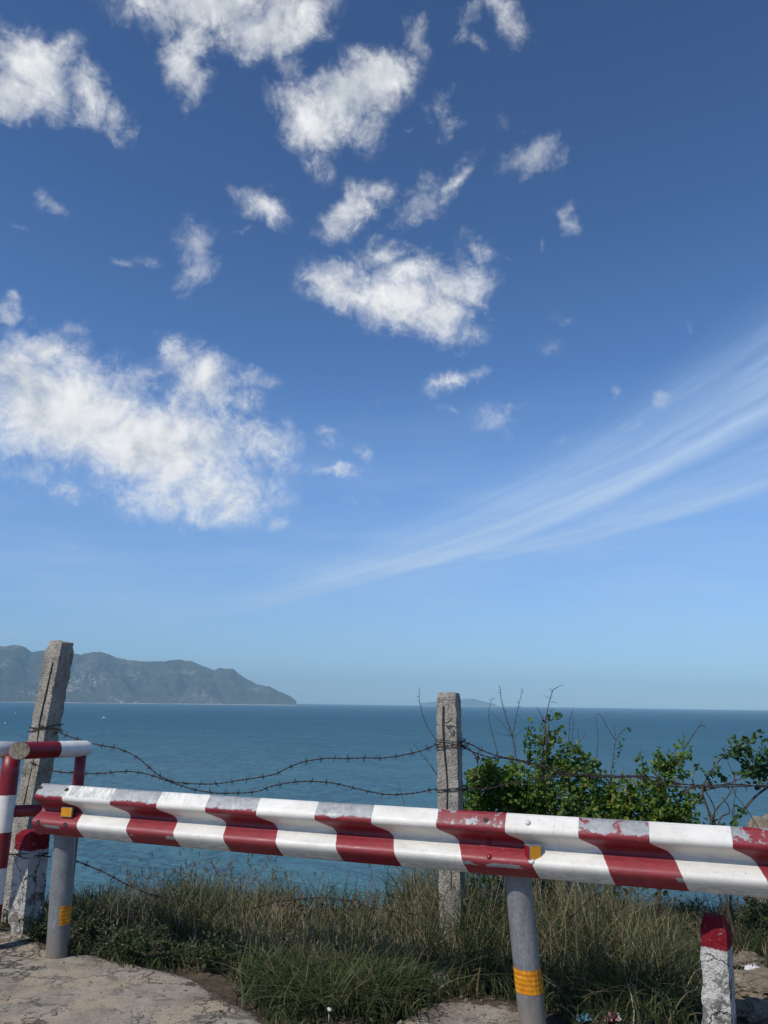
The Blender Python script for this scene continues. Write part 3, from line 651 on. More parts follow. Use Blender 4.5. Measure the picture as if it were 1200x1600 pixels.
# ------------------------------------------------------------------ barbed wire
def barbed(pts, label, seed, r=0.0027, barbs=True, step=0.105, wraps=()):
    rr = random.Random(seed); path = spline(pts, 10)
    # even steps, with small kinks
    P = [path[0]]; acc = 0
    for a, b in zip(path, path[1:]):
        L = np.linalg.norm(b - a); 
        if L < 1e-6: continue
        while acc + L >= 0.012:
            t = (0.012 - acc) / L; a = a + (b - a) * t; P.append(a); L = np.linalg.norm(b - a); acc = 0
            if L < 1e-6: break
        acc += L
    P = [p + np.array([0, 0, 1]) * 0.004 * fbm((p[0] * 7, seed, p[1] * 7), 2) for p in P]
    mb = MB(); n = len(P)
    for ph in (0, math.pi):
        q = []
        for i, p in enumerate(P):
            t = P[min(i + 1, n - 1)] - P[max(i - 1, 0)]; t = t / (np.linalg.norm(t) + 1e-9); u = np.cross(t, [0, 0, 1]); u /= np.linalg.norm(u) + 1e-9; w = np.cross(u, t)
            a = i * 0.9 + ph; q.append(p + (u * math.cos(a) + w * math.sin(a)) * r * 0.95)
        mb.tube(q, r, 5)
    if barbs:
        d = 0.03 + rr.random() * 0.05; i = 0
        for a, b in zip(P, P[1:]):
            d -= np.linalg.norm(b - a)
            if d < 0:
                d = step * rr.uniform(0.88, 1.15); t = Vector(b - a).normalized()
                mb.tube([Vector(a) - t * 0.008, Vector(a) + t * 0.008], r * 2.3, 6)
                for k in range(2):
                    v = Vector((rr.gauss(0, 1), rr.gauss(0, 1), rr.gauss(0, 1.3))); v = (v - t * v.dot(t)).normalized() + t * rr.uniform(-.45, .45); v.normalize()
                    L = rr.uniform(.024, .036); o_ = t * (0.005 if k else -0.005)
                    mb.tube([Vector(a) + o_ - v * L, Vector(a) + o_, Vector(a) + o_ + v * L], [r * .60, r * 1.0, r * .60], 5)
    for (c, half_w, yaw, loops, zspan) in wraps:       # turns of wire round a post
        q = []
        for k in range(int(loops * 16) + 1):
            a = k / 16 * 2 * math.pi; x, y = math.cos(a), math.sin(a); m_ = max(abs(x), abs(y)); x, y = x / m_ * half_w, y / m_ * half_w
            sq = (x * math.cos(yaw) - y * math.sin(yaw), x * math.sin(yaw) + y * math.cos(yaw))
            q.append(np.array(c) + np.array([sq[0], sq[1], (k / (loops * 16) - .5) * zspan + 0.012 * math.sin(a * 1.7 + seed)]))
        mb.tube(q, r * 1.3, 5)
        for k in range(int(loops * 3)):
            p = Vector(q[rr.randrange(len(q))]); v = Vector((rr.gauss(0, 1), rr.gauss(0, 1) - .6, rr.gauss(0, 1))).normalized() * 0.02
            mb.tube([p - v, p + v], r * .8, 4)
    o = mb.build('barbed_wire', RUST, None, smooth=True)
    return tag(o, label, 'barbed wire', 'barbed wire strands')
def lerpY(pts, Y0, Y1, sag=0):
    n = len(pts); x0, x1 = pts[0][0], pts[-1][0]
    return [at(p[0], p[1], Y0 + (Y1 - Y0) * (p[0] - x0) / (x1 - x0 + 1e-9)) for p in pts]
mfY = mY - 0.05
lpc = at(72, 1138, 6.31)
barbed(lerpY([(58, 1132), (92, 1145), (145, 1162), (185, 1170), (215, 1184), (240, 1205), (258, 1217), (283, 1223), (330, 1225), (385, 1218), (428, 1210), (455, 1197), (490, 1187), (540, 1184.5), (600, 1184), (648, 1176), (684, 1163)], 6.22, mfY),
       'upper barbed wire strand sagging from the leaning post to the middle post', 11, wraps=[(lpc, .088, math.radians(-22), 2.3, .05), (at(704, 1162, mY), .09, math.radians(-19), 3.2, .05)])
barbed(lerpY([(46, 1190), (85, 1205), (150, 1208.5), (200, 1205), (235, 1211), (262, 1220), (300, 1233), (350, 1239.5), (400, 1237), (430, 1227), (470, 1221), (520, 1223.5), (560, 1233), (600, 1241), (640, 1240), (686, 1232)], 6.24, mfY),
       'lower barbed wire strand running just above the white and red rail', 12, wraps=[(at(705, 1232, mY), .088, math.radians(-19), 2.4, .03)])
barbed(lerpY([(52, 1337), (72, 1338), (118, 1346), (155, 1360), (200, 1383), (235, 1397), (300, 1410), (350, 1418)], b1[1] - .06, 6.0),
       'low barbed wire running from the left bollard down into the grass', 13, wraps=[(at(45, 1334, b1[1]), .094, math.radians(-33), 2.2, .03)])
barbed(lerpY([(360, 1424), (392, 1420), (430, 1410), (490, 1403), (540, 1407), (590, 1420), (640, 1428), (690, 1432)], 6.0, 5.75),
       'barbed wire lying low across the grass seed heads under the rail', 14)
barbed(lerpY([(716, 1158), (735, 1163), (752, 1171), (775, 1180), (812, 1189), (850, 1200), (880, 1209), (930, 1214), (980, 1214), (1010, 1217), (1045, 1228), (1100, 1229.5), (1150, 1229), (1205, 1227), (1270, 1222)], mfY + .02, 5.35),
       'rusty barbed wire falling from the middle post across the green shrub', 15)
barbed(lerpY([(716, 1160), (728, 1170), (760, 1182), (800, 1186), (850, 1196), (905, 1211), (960, 1212), (1020, 1214), (1060, 1224), (1100, 1227), (1160, 1226), (1205, 1230), (1270, 1236)], mfY + .03, 5.38),
       'second rusty wire twisted close beside the one above the shrub', 16)
barbed(lerpY([(722, 1233), (760, 1232), (800, 1224), (840, 1216), (880, 1212.5), (930, 1209)], mfY + .04, 5.55),
       'short barbed wire rising through the shrub leaves beside the middle post', 17)
barbed([at(720, 1163, mfY), at(733, 1170, mfY), at(743, 1182, mfY - .02), at(747, 1194, mfY), at(743, 1212, mfY), at(744, 1236, mfY + .02)],
       'loose end of wire curling down beside the middle post', 18)

# ------------------------------------------------------------------ ground and cliff
PAVE = [gnd(x, y)[:2] for x, y in [(-260, 1390), (-60, 1432), (0, 1452), (45, 1468), (90, 1488), (150, 1492), (210, 1506), (270, 1522), (310, 1540), (355, 1562), (395, 1592), (440, 1615), (540, 1622), (620, 1600), (655, 1572), (720, 1563), (790, 1572), (860, 1596), (960, 1618), (1080, 1640), (1300, 1650), (1600, 1660)]]
pvx = np.array([p[0] for p in PAVE]); pvy = np.array([p[1] for p in PAVE])
o_ = np.argsort(pvx); pvx, pvy = pvx[o_], pvy[o_]
def pave_d(x, y): return np.interp(x, pvx, pvy) - y
def edge_y(x): return 6.75 + 0.3 * fbm((x * 0.35, 1.7, 0), 3) + max(0, x - 2.2) * 0.10
def ground_z(x, y):
    e = edge_y(x); pd = float(pave_d(x, y))
    z = 0.012 * fbm((x * 1.4, y * 1.4, 0), 4) + 0.004 * fbm((x * 9, y * 9, 2), 3)
    z += -0.035 * min(1, max(0, -pd / 0.12)) + (0.03 * fbm((x * 3, y * 3, 5), 4) if pd < 0 else 0)
    if y > e:
        q = y - e; z -= 0.75 * q - 0.32 * (1 - math.exp(-q * 1.5)) ; z += min(1, q) * (0.25 * fbm((x * .7, y * .7, 8), 4) + min(6, q * .12) * fbm((x * .08, y * .08, 3), 3))
    return z
xs = np.concatenate([[-260, -160, -90, -50, -30, -18, -12, -8], np.arange(-5.5, 4.6, 0.055), [5.5, 7, 9, 12, 18, 30, 50, 90, 160, 260]])
ys = np.concatenate([[-90, -40, -15, -6, -2, 0.5, 2, 3, 3.5], np.arange(3.8, 7.6, 0.05), [7.9, 8.3, 8.8, 9.5, 10.5, 12, 14, 17, 21, 26, 32, 40, 50, 62]])
GV = np.array([(x, y, ground_z(x, y)) for y in ys for x in xs]); nxg = len(xs)
GF = np.array([(j * nxg + i, j * nxg + i + 1, (j + 1) * nxg + i + 1, (j + 1) * nxg + i) for j in range(len(ys) - 1) for i in range(nxg - 1)])
pdv = pave_d(GV[:, 0], GV[:, 1])
def ground_material():
    m, nt, b = material('broken_concrete_and_soil'); co = nt.n('ShaderNodeNewGeometry').outputs['Position']
    pd = nt.n('ShaderNodeAttribute', attribute_name='pave').outputs['Fac']
    n1 = nt.noise(co, 2.2, 6, 0.6); n2 = nt.noise(co, 14, 7, 0.68); n3 = nt.noise(co, 90, 4, 0.7)
    mask = nt.mr(nt.m('ADD', pd, nt.m('ADD', nt.m('MULTIPLY', nt.m('SUBTRACT', n2, 0.5), 0.40), nt.m('MULTIPLY', nt.m('SUBTRACT', n1, 0.5), 0.55))), -0.02, 0.02)
    cc = nt.ramp(nt.m('ADD', nt.m('MULTIPLY', n1, 0.55), nt.m('MULTIPLY', n2, 0.45)), [(0.36, (0.155, 0.135, 0.110)), (0.5, (0.30, 0.265, 0.220)), (0.64, (0.42, 0.375, 0.31))])
    stain = nt.mr(nt.noise(nt.v('ADD', co, (4.2, 1.3, 0)), 1.6, 4, 0.6), 0.52, 0.66, 0, 0.5); cc = nt.mix(stain, cc, (0.155, 0.115, 0.085))
    dust = nt.mr(nt.noise(nt.v('ADD', co, (1.7, 8.3, 0)), 2.6, 6, 0.62), 0.46, 0.60, 0.12, 0.75); cc = nt.mix(dust, cc, (0.42, 0.335, 0.235))
    flake = nt.mr(nt.m('ADD', nt.noise(nt.v('MULTIPLY', co, (5, 11, 5)), 1.0, 8, 0.75), nt.mr(nt.noise(co, 0.9, 2, 0.5), 0.35, 0.65, -0.08, 0.06)), 0.57, 0.62, 0, 0.7); cc = nt.mix(flake, cc, (0.11, 0.098, 0.085))
    cc = nt.mix(nt.mr(n3, 0.45, 0.75, 0, 0.45), cc, (0.10, 0.09, 0.08)); cc = nt.mix(nt.mr(n3, 0.30, 0.40, 0.35, 0), cc, (0.42, 0.39, 0.35))
    wp = nt.v('ADD', co, nt.v('SCALE', nt.v('SUBTRACT', nt.noise(co, 3.5, 7, 0.68, out=1), (0.5, 0.5, 0.5)), s=0.75))
    ck = nt.n('ShaderNodeTexVoronoi', {'Vector': wp, 'Scale': 1.15}, feature='DISTANCE_TO_EDGE').outputs['Distance']
    crack = nt.m('MULTIPLY', nt.mr(ck, 0.004, 0.020, 1, 0), nt.mr(nt.noise(co, 1.1, 2, 0.5), 0.40, 0.55))
    ck2 = nt.n('ShaderNodeTexVoronoi', {'Vector': wp, 'Scale': 5.0}, feature='DISTANCE_TO_EDGE').outputs['Distance']
    crack2 = nt.m('MULTIPLY', nt.mr(ck2, 0.004, 0.035, 1, 0), nt.mr(nt.noise(co, 2.0, 3, 0.6), 0.50, 0.60)); crack = nt.m('MAXIMUM', crack, crack2)
    cc = nt.mix(nt.m('MULTIPLY', crack, 0.85), cc, (0.035, 0.030, 0.026))
    soil = nt.ramp(nt.m('ADD', nt.m('MULTIPLY', n2, 0.6), nt.m('MULTIPLY', n3, 0.4)), [(0.3, (0.045, 0.034, 0.025)), (0.55, (0.115, 0.088, 0.063)), (0.75, (0.24, 0.20, 0.155))])
    nt.set(b.inputs['Base Color'], nt.mix(mask, soil, cc)); nt.set(b.inputs['Roughness'], 0.95); b.inputs['Specular IOR Level'].default_value = 0.15
    h = nt.m('ADD', nt.m('MULTIPLY', n2, 0.9), nt.m('SUBTRACT', nt.m('MULTIPLY', n3, 0.35), nt.m('ADD', nt.m('MULTIPLY', crack, 0.9), nt.m('MULTIPLY', flake, 0.5))))
    nt.set(b.inputs['Normal'], nt.n('ShaderNodeBump', {'Strength': 0.75, 'Distance': 0.02, 'Height': h}).outputs[0])
    return m
ground = bulk('ground', GV, GF, ground_material(), attr={'pave': pdv}, smooth=True); tag(ground, kind='structure')

# ------------------------------------------------------------------ sea
SEA_Z = -28.0
def sea_material():
    m, nt, b = material('sea_water'); co = nt.n('ShaderNodeNewGeometry').outputs['Position']
    c2 = nt.v('MULTIPLY', co, (1, 1, 0))
    a = nt.noise(nt.mapping(c2, rot=(0, 0, 0.12), scale=(0.30, 0.50, 1)), 1.0, 5, 0.62, 0.4)
    a2 = nt.noise(nt.mapping(c2, rot=(0, 0, -0.10), scale=(0.065, 0.125, 1)), 1.0, 5, 0.62, 0.3)
    a3 = nt.noise(nt.mapping(c2, rot=(0, 0, 0.05), scale=(0.010, 0.021, 1)), 1.0, 5, 0.62, 0.3)
    big = nt.noise(nt.mapping(c2, rot=(0, 0, 0.1), scale=(0.0008, 0.0030, 1)), 1.0, 6, 0.6)
    dist = nt.v('LENGTH', c2)
    col = nt.ramp(nt.mr(dist, 100, 1400), [(0.0, (0.048, 0.148, 0.192)), (0.20, (0.058, 0.158, 0.212)), (1.0, (0.030, 0.108, 0.180))])
    col = nt.mix(nt.mr(big, 0.44, 0.62, 0, 0.8), col, (0.032, 0.125, 0.190))
    nt.set(b.inputs['Base Color'], col); nt.set(b.inputs['Roughness'], nt.mr(dist, 100, 900, 0.26, 0.52)); b.inputs['IOR'].default_value = 1.333
    h = nt.m('ADD', nt.m('MULTIPLY', a, 2.2), nt.m('ADD', nt.m('MULTIPLY', a2, 9.0), nt.m('MULTIPLY', a3, 44.0)))
    bp = nt.n('ShaderNodeBump', {'Strength': 1.0, 'Distance': 1.0, 'Height': h}).outputs[0]
    nt.set(b.inputs['Normal'], bp)
    # unresolved wave slopes far out hide most of the mirror: more of the water's own colour comes up
    df = nt.n('ShaderNodeBsdfDiffuse', {'Color': col, 'Normal': nt.n('ShaderNodeBump', {'Strength': 0.35, 'Distance': 1.0, 'Height': h}).outputs[0]}).outputs[0]
    mx = nt.n('ShaderNodeMixShader', {0: nt.mr(dist, 100, 900, 0.30, 0.62), 1: b.outputs[0], 2: df})
    m.node_tree.links.new(mx.outputs[0], m.node_tree.nodes['Material Output'].inputs[0])
    return m
SR = 17000.0
nr, na = 40, 96
SV = [(0, 0, SEA_Z)]; SF = []
rad = np.geomspace(20, SR, nr)
V = np.array([(r * math.cos(2 * math.pi * k / na), r * math.sin(2 * math.pi * k / na), SEA_Z) for r in rad for k in range(na)])
F = [(j * na + k, j * na + (k + 1) % na, (j + 1) * na + (k + 1) % na, (j + 1) * na + k) for j in range(nr - 1) for k in range(na)]
sea = bulk('sea', V, F, sea_material()); tag(sea, kind='structure')

# ------------------------------------------------------------------ mountains over the bay
def hill_material(name, lo, hi, rock, rockiness):
    m, nt, b = material(name); co = nt.n('ShaderNodeNewGeometry').outputs['Position']
    n1 = nt.noise(co, 0.0035, 7, 0.65); n2 = nt.noise(co, 0.030, 8, 0.78)
    veg = nt.ramp(nt.m('ADD', nt.m('MULTIPLY', n1, 0.5), nt.m('MULTIPLY', n2, 0.5)), [(0.36, lo), (0.62, hi)])
    z = nt.n('ShaderNodeSeparateXYZ', {0: co}).outputs[2]
    rk = nt.mr(nt.m('ADD', nt.noise(co, 0.045, 7, 0.8), nt.m('MULTIPLY', nt.noise(co, 0.0030, 4, 0.55), 0.60)), rockiness, rockiness + 0.04, 0, 0.85)
    col = nt.mix(rk, veg, rock)
    beach = nt.mr(nt.m('ADD', z, nt.m('MULTIPLY', n1, 14.0)), SEA_Z + 13.0, SEA_Z + 9.5, 0, 1)
    col = nt.mix(beach, col, (0.50, 0.44, 0.36))
    nt.set(b.inputs['Base Color'], col); nt.set(b.inputs['Roughness'], 1.0); b.inputs['Specular IOR Level'].default_value = 0.0
    return m
HILL = hill_material('scrub_and_granite', (0.018, 0.024, 0.014), (0.10, 0.088, 0.052), (0.44, 0.39, 0.34), 0.905)
ridge = [(-520, 1050), (-420, 1030), (-300, 1015), (-200, 1022), (-100, 1012), (-40, 1014), (0, 1009), (12, 1006.5), (25, 1009.5), (40, 1019), (55, 1016), (72, 1017), (100, 1021), (118, 1022), (135, 1019), (148, 1018), (160, 1021), (175, 1027), (190, 1030), (205, 1032), (230, 1033.5), (252, 1033), (275, 1030), (292, 1031.5), (305, 1037), (330, 1046), (345, 1043.5), (362, 1045), (368, 1050), (375, 1056), (400, 1069), (420, 1073), (440, 1082), (455, 1089), (463, 1095.5)]
rx_ = np.array([p[0] for p in ridge]); ry_ = np.array([p[1] for p in ridge])
def hills(name, rx_, ry_, shore, back, mat, amp, nx, ny=60, lead=0.0):
    V = []; pxs = np.linspace(rx_[0], rx_[-1], nx)
    for i, px in enumerate(pxs):
        u = i / (nx - 1); y0 = shore(u); yr = back(u)
        top = at(px, float(np.interp(px, rx_, ry_)) - 1.3 * fbm((px * 0.11, 3.3, 0), 4) * min(1, (1100 - float(np.interp(px, rx_, ry_))) / 20), yr)
        Hh = max(1.0, top[2] - SEA_Z)
        for j in range(ny + 1):
            t = j / ny * 1.8
            Yd = y0 + (yr - y0) * t
            p = at(px, 1100, Yd); x = p[0]
            f = (t ** 0.85) * (1.0) if t <= 1 else max(0.0, 1 - ((t - 1) / 0.8) ** 1.3)
            q = (x * 0.0016, Yd * 0.0016, 0.5)
            rg = 1 - abs(fbm(q, 4)) * 1.6
            sp = math.sin(math.pi * min(t, 1.0)) if t <= 1 else 0
            h = Hh * f + amp * Hh * sp * (rg - 0.75) + amp * 0.30 * Hh * (sp + 0.10 * (t > 0.6)) * fbm((x * .008, Yd * .008, 2), 4)
            if t <= 1: h = min(h, (Hh) * (0.3 + 0.70 * t) * 0.985 if t < 0.97 else Hh)
            V.append((x, Yd, SEA_Z - 3.0 + max(0, h) + (3.0 if t > 0 and f > 0 else 0)))
    F = [(i * (ny + 1) + j, (i + 1) * (ny + 1) + j, (i + 1) * (ny + 1) + j + 1, i * (ny + 1) + j + 1) for i in range(nx - 1) for j in range(ny)]
    o = bulk(name, np.array(V), F, mat, smooth=True); return tag(o, kind='structure')
hills('mountains', rx_, ry_, lambda u: 5200 + 2600 * u, lambda u: 6500 + 2000 * u, HILL, 0.45, 460, 110)
FAR = hill_material('far_scrub', (0.03, 0.045, 0.03), (0.07, 0.08, 0.05), (0.4, 0.36, 0.32), 0.95)
r2x = np.array([655, 672, 690, 705, 718, 728, 742, 752, 765, 775]); r2y = np.array([1098.8, 1097, 1095.5, 1096, 1094, 1091.5, 1092, 1095, 1098, 1100])
hills('distant_island', r2x, r2y, lambda u: 15200, lambda u: 16200, FAR, 0.2, 60, 24)

# ------------------------------------------------------------------ small things on the water and far shore
HULLW = simple('white_hull', (0.78, 0.78, 0.76), 0.5, 0, 0.05); HULLD = simple('dark_hull', (0.05, 0.05, 0.055), 0.6, 0, 0.1); GLASSD = simple('dark_glass', (0.03, 0.04, 0.05), 0.2, 0, 0.05)
ROOF = simple('tin_roof', (0.42, 0.30, 0.26), 0.7, 0, 0.1)
def boat(px, py, L, label, hullm, cat, yaw, big=False):
    p = gnd(px, py, SEA_Z); o = thing('ship' if big else 'fishing_boat', p, label, cat, None if big else 'small boats on the bay')
    c, s_ = math.cos(yaw), math.sin(yaw); Wd = L * (0.13 if big else 0.26); Hh = L * (0.10 if big else 0.13)
    def X(x, y, z): return (p[0] + c * x - s_ * y, p[1] + s_ * x + c * y, SEA_Z + z)
    mb = MB(); n = 9; vs = []
    for i in range(n):
        t = -1 + 2 * i / (n - 1); wd = Wd * (1 - max(0, t) ** 2.2) * (1 - 0.25 * max(0, -t) ** 3); sh = Hh * (1 + 0.45 * t * t)
        vs += [X(t * L / 2, -wd * .45 - .01 * L * (t < .98), sh), X(t * L / 2, -wd * .30, -Hh * .3), X(t * L / 2, wd * .30, -Hh * .3), X(t * L / 2, wd * .45 + .01 * L * (t < .98), sh)]
    fs = [(i * 4 + k, i * 4 + k + 1, (i + 1) * 4 + k + 1, (i + 1) * 4 + k) for i in range(n - 1) for k in range(3)] + [(i * 4, (i + 1) * 4, (i + 1) * 4 + 3, i * 4 + 3) for i in range(n - 1)] + [(0, 3, 2, 1), (n * 4 - 4, n * 4 - 3, n * 4 - 2, n * 4 - 1)]
    mb.add(vs, fs); mb.build('hull', hullm, o)
    cb = MB(); ax = [(c, s_, 0), (-s_, c, 0), (0, 0, 1)]
    if big:
        cb.box(X(-L * .05, 0, Hh * 1.6), ax, (L * .36, Wd * .36, Hh * .6)); cb.box(X(-L * .08, 0, Hh * 2.6), ax, (L * .28, Wd * .32, Hh * .42)); cb.box(X(-L * .2, 0, Hh * 3.4), ax, (L * .06, Wd * .2, Hh * .45))
    else:
        cb.box(X(-L * .15, 0, Hh * 1.9), ax, (L * .16, Wd * .28, Hh * .9)); cb.box(X(-L * .15, 0, Hh * 2.9), ax, (L * .19, Wd * .34, Hh * .10))
    cb.build('cabin', HULLW, o)
    return o
boat(739, 1103.2, 105, 'tiny white ship on the horizon to the right of the middle post', HULLW, 'ship', 0.2, True)
boat(163, 1122.5, 8, 'tiny white boat on the bay right of the leaning post', HULLW, 'boat', 0.3)
boat(9, 1132, 5, 'tiny dark boat low on the bay at the left edge', HULLD, 'boat', 0.1)
boat(25, 1115.5, 6, 'small dark boat near the far shore at the left', HULLD, 'boat', -0.4)
hx = [(189, 26), (194, 16), (201, 22), (211, 18), (214, 24), (222, 16), (243, 14), (262, 22), (268, 15)]
for i, (px, w) in enumerate(hx):
    u = (px + 520) / 983.0; Yh = 5200 + 2600 * u + 18 + 14 * (i % 3); p = at(px, 1097.5, Yh); z = SEA_Z + 2.5
    o = thing('house', (p[0], p[1], z), 'tiny pale house on the shore under the mountains', 'house', 'houses on the far shore')
    h = w * (0.42 + 0.12 * (i % 3)); mb = MB(); mb.box((p[0], p[1], z + h / 2), [(1, 0, 0), (0, 1, 0), (0, 0, 1)], (w / 2, 8, h / 2 + 1.5)); mb.build('wall', HULLW, o)
    rb = MB(); a, e = w / 2 + 1, 9; zz = z + h + 1.5
    rb.add([(p[0] - a, p[1] - e, zz), (p[0] + a, p[1] - e, zz), (p[0] + a, p[1] + e, zz), (p[0] - a, p[1] + e, zz), (p[0] - a, p[1], zz + 4), (p[0] + a, p[1], zz + 4)], [(0, 1, 5, 4), (2, 3, 4, 5), (0, 4, 3), (1, 2, 5), (0, 3, 2, 1)]); rb.build('roof', ROOF, o)

# ------------------------------------------------------------------ plants
def leaf_material(name, dark, light, dry=None, transl=0.3, rough=0.5):
    m, nt, b = material(name); r = nt.n('ShaderNodeAttribute', attribute_name='rnd').outputs['Fac']
    stops = [(0.0, dark), (0.75, light)] + ([(0.9, dry)] if dry else [])
    col = nt.ramp(r, stops); nt.set(b.inputs['Base Color'], col); nt.set(b.inputs['Roughness'], rough); b.inputs['Specular IOR Level'].default_value = 0.35
    tr = nt.n('ShaderNodeBsdfTranslucent', {'Color': nt.mix(1.0, col, (1.0, 1.15, 0.5), 'MULTIPLY')})
    mx = nt.n('ShaderNodeMixShader', {0: transl, 1: b.outputs[0], 2: tr.outputs[0]}); out = m.node_tree.nodes['Material Output']; m.node_tree.links.new(mx.outputs[0], out.inputs[0])
    return m
LEAF = leaf_material('shrub_leaf', (0.026, 0.070, 0.010), (0.115, 0.205, 0.026), (0.24, 0.24, 0.05), 0.38)
LEAFD = leaf_material('dark_round_leaf', (0.020, 0.050, 0.016), (0.055, 0.115, 0.034), None, 0.22)
GRASSM = leaf_material('grass_blade', (0.022, 0.038, 0.012), (0.080, 0.105, 0.034), (0.23, 0.185, 0.10), 0.25, 0.6)
DRYM = leaf_material('dry_grass_blade', (0.13, 0.10, 0.058), (0.32, 0.26, 0.16), (0.46, 0.40, 0.28), 0.2, 0.8)
WEEDM = leaf_material('weed_leaf', (0.020, 0.040, 0.014), (0.065, 0.095, 0.030), (0.12, 0.10, 0.05), 0.25)
DEADM = leaf_material('dead_leaf', (0.040, 0.030, 0.018), (0.115, 0.080, 0.045), (0.19, 0.14, 0.085), 0.2, 0.8)
TWIG = simple('grey_twig', (0.085, 0.068, 0.056), 0.9, 0, 0.3, 40); BARK = simple('brown_stem', (0.075, 0.055, 0.04), 0.9, 0, 0.3, 30)

def unit(a): return a / (np.linalg.norm(a, axis=-1, keepdims=True) + 1e-9)
def leaves_np(P, D, Nn, L, Wd, fold=0.18):
    """P base, D direction, Nn normal, L length, Wd width -> verts, quads"""
    n = len(P); D = unit(D); Sd = unit(np.cross(D, Nn)); Nn = np.cross(Sd, D)
    L = L[:, None]; Wd = Wd[:, None]
    b = P; t = P + D * L - Nn * L * 0.12
    l1 = P + D * L * .32 - Sd * Wd * .46 + Nn * Wd * fold; l2 = P + D * L * .72 - Sd * Wd * .38 + Nn * Wd * fold * .6
    r1 = P + D * L * .32 + Sd * Wd * .46 + Nn * Wd * fold; r2 = P + D * L * .72 + Sd * Wd * .38 + Nn * Wd * fold * .6
    V = np.stack([b, r1, r2, t, l2, l1], 1).reshape(-1, 3); i = np.arange(n)[:, None] * 6
    F = np.concatenate([i + np.array([[0, 1, 2, 3]]), i + np.array([[0, 3, 4, 5]])], 1).reshape(-1, 4)
    return V, F
def leaf_cloud(blobs, size, rg):
    """blobs: (px, py, rx, ry, Y, depth, count): leaves fill an uneven ellipsoid, grouped in sprigs"""
    P = []; D = []; TN = []
    for (px, py, rx, ry, Y, dep, cnt) in blobs:
        c = at(px, py, Y); k = np.linalg.norm(c - np.array([0, 0, EYE])) / FPX; cnt = int(cnt * 1.05)
        ns = max(1, cnt // 7)
        u = unit(rg.normal(size=(ns, 3))); r = rg.random(ns)[:, None] ** 0.42
        q = u * r * np.array([rx * k, dep, ry * k]); jit = np.array([1 + 0.35 * fbm(tuple((c + a) * 5), 3) for a in q])[:, None]
        sp = c + q * jit
        for s_, uu in zip(sp, u):
            m = rg.integers(5, 10); d = unit(uu * 0.6 + np.array([0, 0, 0.55]) + rg.normal(size=3) * 0.45); ln = rg.uniform(.06, .13)
            tt = np.linspace(0, 1, m)
            P.append(s_ + d * ln * (tt[:, None] - .5) + rg.normal(size=(m, 3)) * .006); TN.append(np.full(m, rg.normal() * .20 + .10 * uu[2]))
            sd = rg.normal(size=(m, 3)); D.append(unit(sd) + d * 0.5)
    P = np.concatenate(P); D = np.concatenate(D); n = len(P)
    Nn = unit(np.array([-.25, -.3, 1.0]) + rg.normal(size=(n, 3)) * 0.55)
    L = rg.uniform(.5, 1.35, n) * size
    V, F = leaves_np(P, D, Nn, L, L * rg.uniform(.6, .85, n)); rnd = np.clip(rg.beta(2, 2.2, n) + np.concatenate(TN), 0, 1)
    return V, F, np.repeat(rnd, 2)
def sprig(pts, size, rg, dens=38, spread=0.03, start=0.15):
    Q = np.array(spline(pts, 10)); seg = np.linalg.norm(np.diff(Q, axis=0), axis=1); tot = seg.sum(); n = int(tot * dens)
    cum = np.concatenate([[0], np.cumsum(seg)]) / tot
    t = start + (1 - start) * rg.random(n); P = np.stack([np.interp(t, cum, Q[:, k]) for k in range(3)], 1)
    D = unit(rg.normal(size=(n, 3))); P = P + D * rg.random((n, 1)) * spread
    Nn = unit(np.array([-.2, -.4, .9]) + rg.normal(size=(n, 3)) * .5); L = rg.uniform(.7, 1.25, n) * size
    V, F = leaves_np(P, D, Nn, L, L * rg.uniform(.72, .95, n)); return V, F, np.repeat(np.clip(rg.beta(2, 2.4, n), 0, 1), 2)
def merge(parts):
    V = []; F = []; R = []; b = 0
    for v, f, r in parts: V.append(v); F.append(f + b); R.append(r); b += len(v)
    return np.concatenate(V), np.concatenate(F), np.concatenate(R)
def twig(mb, pts, r0, r1, thorns=0.0, rr=random, n=6, tl=0.022):
    Q = spline(pts, n); m = len(Q); mb.tube(Q, [1.35 * (r0 + (r1 - r0) * i / (m - 1)) for i in range(m)], 5)
    if thorns:
        for i in range(m - 1):
            a = Vector(Q[i]); b = Vector(Q[i + 1]); L = (b - a).length
            for _ in range(int(L * thorns + rr.random())):
                p = a.lerp(b, rr.random()); t = (b - a).normalized(); v = Vector((rr.gauss(0, 1), rr.gauss(0, .6), rr.gauss(0, 1))); v = (v - t * v.dot(t)).normalized() + t * .45
                mb.tube([p, p + v * tl * rr.uniform(.5, 1.4)], [.0017, .0008], 4)
def P_(lst, Y): return [at(x, y, Y) for x, y in lst]
def shrub(px, pyb, Y, label, branches, twigs, blobs, sprigs, size, seed, mat=LEAF, name='shrub'):
    rg = np.random.default_rng(seed); rr = random.Random(seed)
    b = at(px, pyb, Y); b[2] = ground_z(b[0], b[1]); o = thing(name, b, label, 'shrub', 'shrubs and dry twigs along the cliff edge')
    if branches:
        mb = MB()
        for (lst, r0, r1) in branches:
            pts = [np.array([b[0] + rr.uniform(-.06, .06), b[1] + rr.uniform(-.05, .05), b[2] - .05])] + P_(lst, Y + rr.uniform(-.08, .08)); twig(mb, pts, r0, r1, 0, rr)
        mb.build('branches', BARK, o, smooth=True)
    if twigs:
        mb = MB()
        for (lst, r0, th) in twigs: twig(mb, P_(lst, Y + rr.uniform(-.05, .05)), r0, r0 * .45, th, rr)
        mb.build('bare_twigs', TWIG, o, smooth=True)
    parts = ([leaf_cloud(blobs, size, rg)] if blobs else []) + [sprig(P_(l, Y), size, rg, d, s_, st0) for (l, d, s_, st0) in sprigs]
    if parts:
        V, F, R = merge(parts); bulk('leaves', V, F, mat, o, {'rnd': R})
    return o
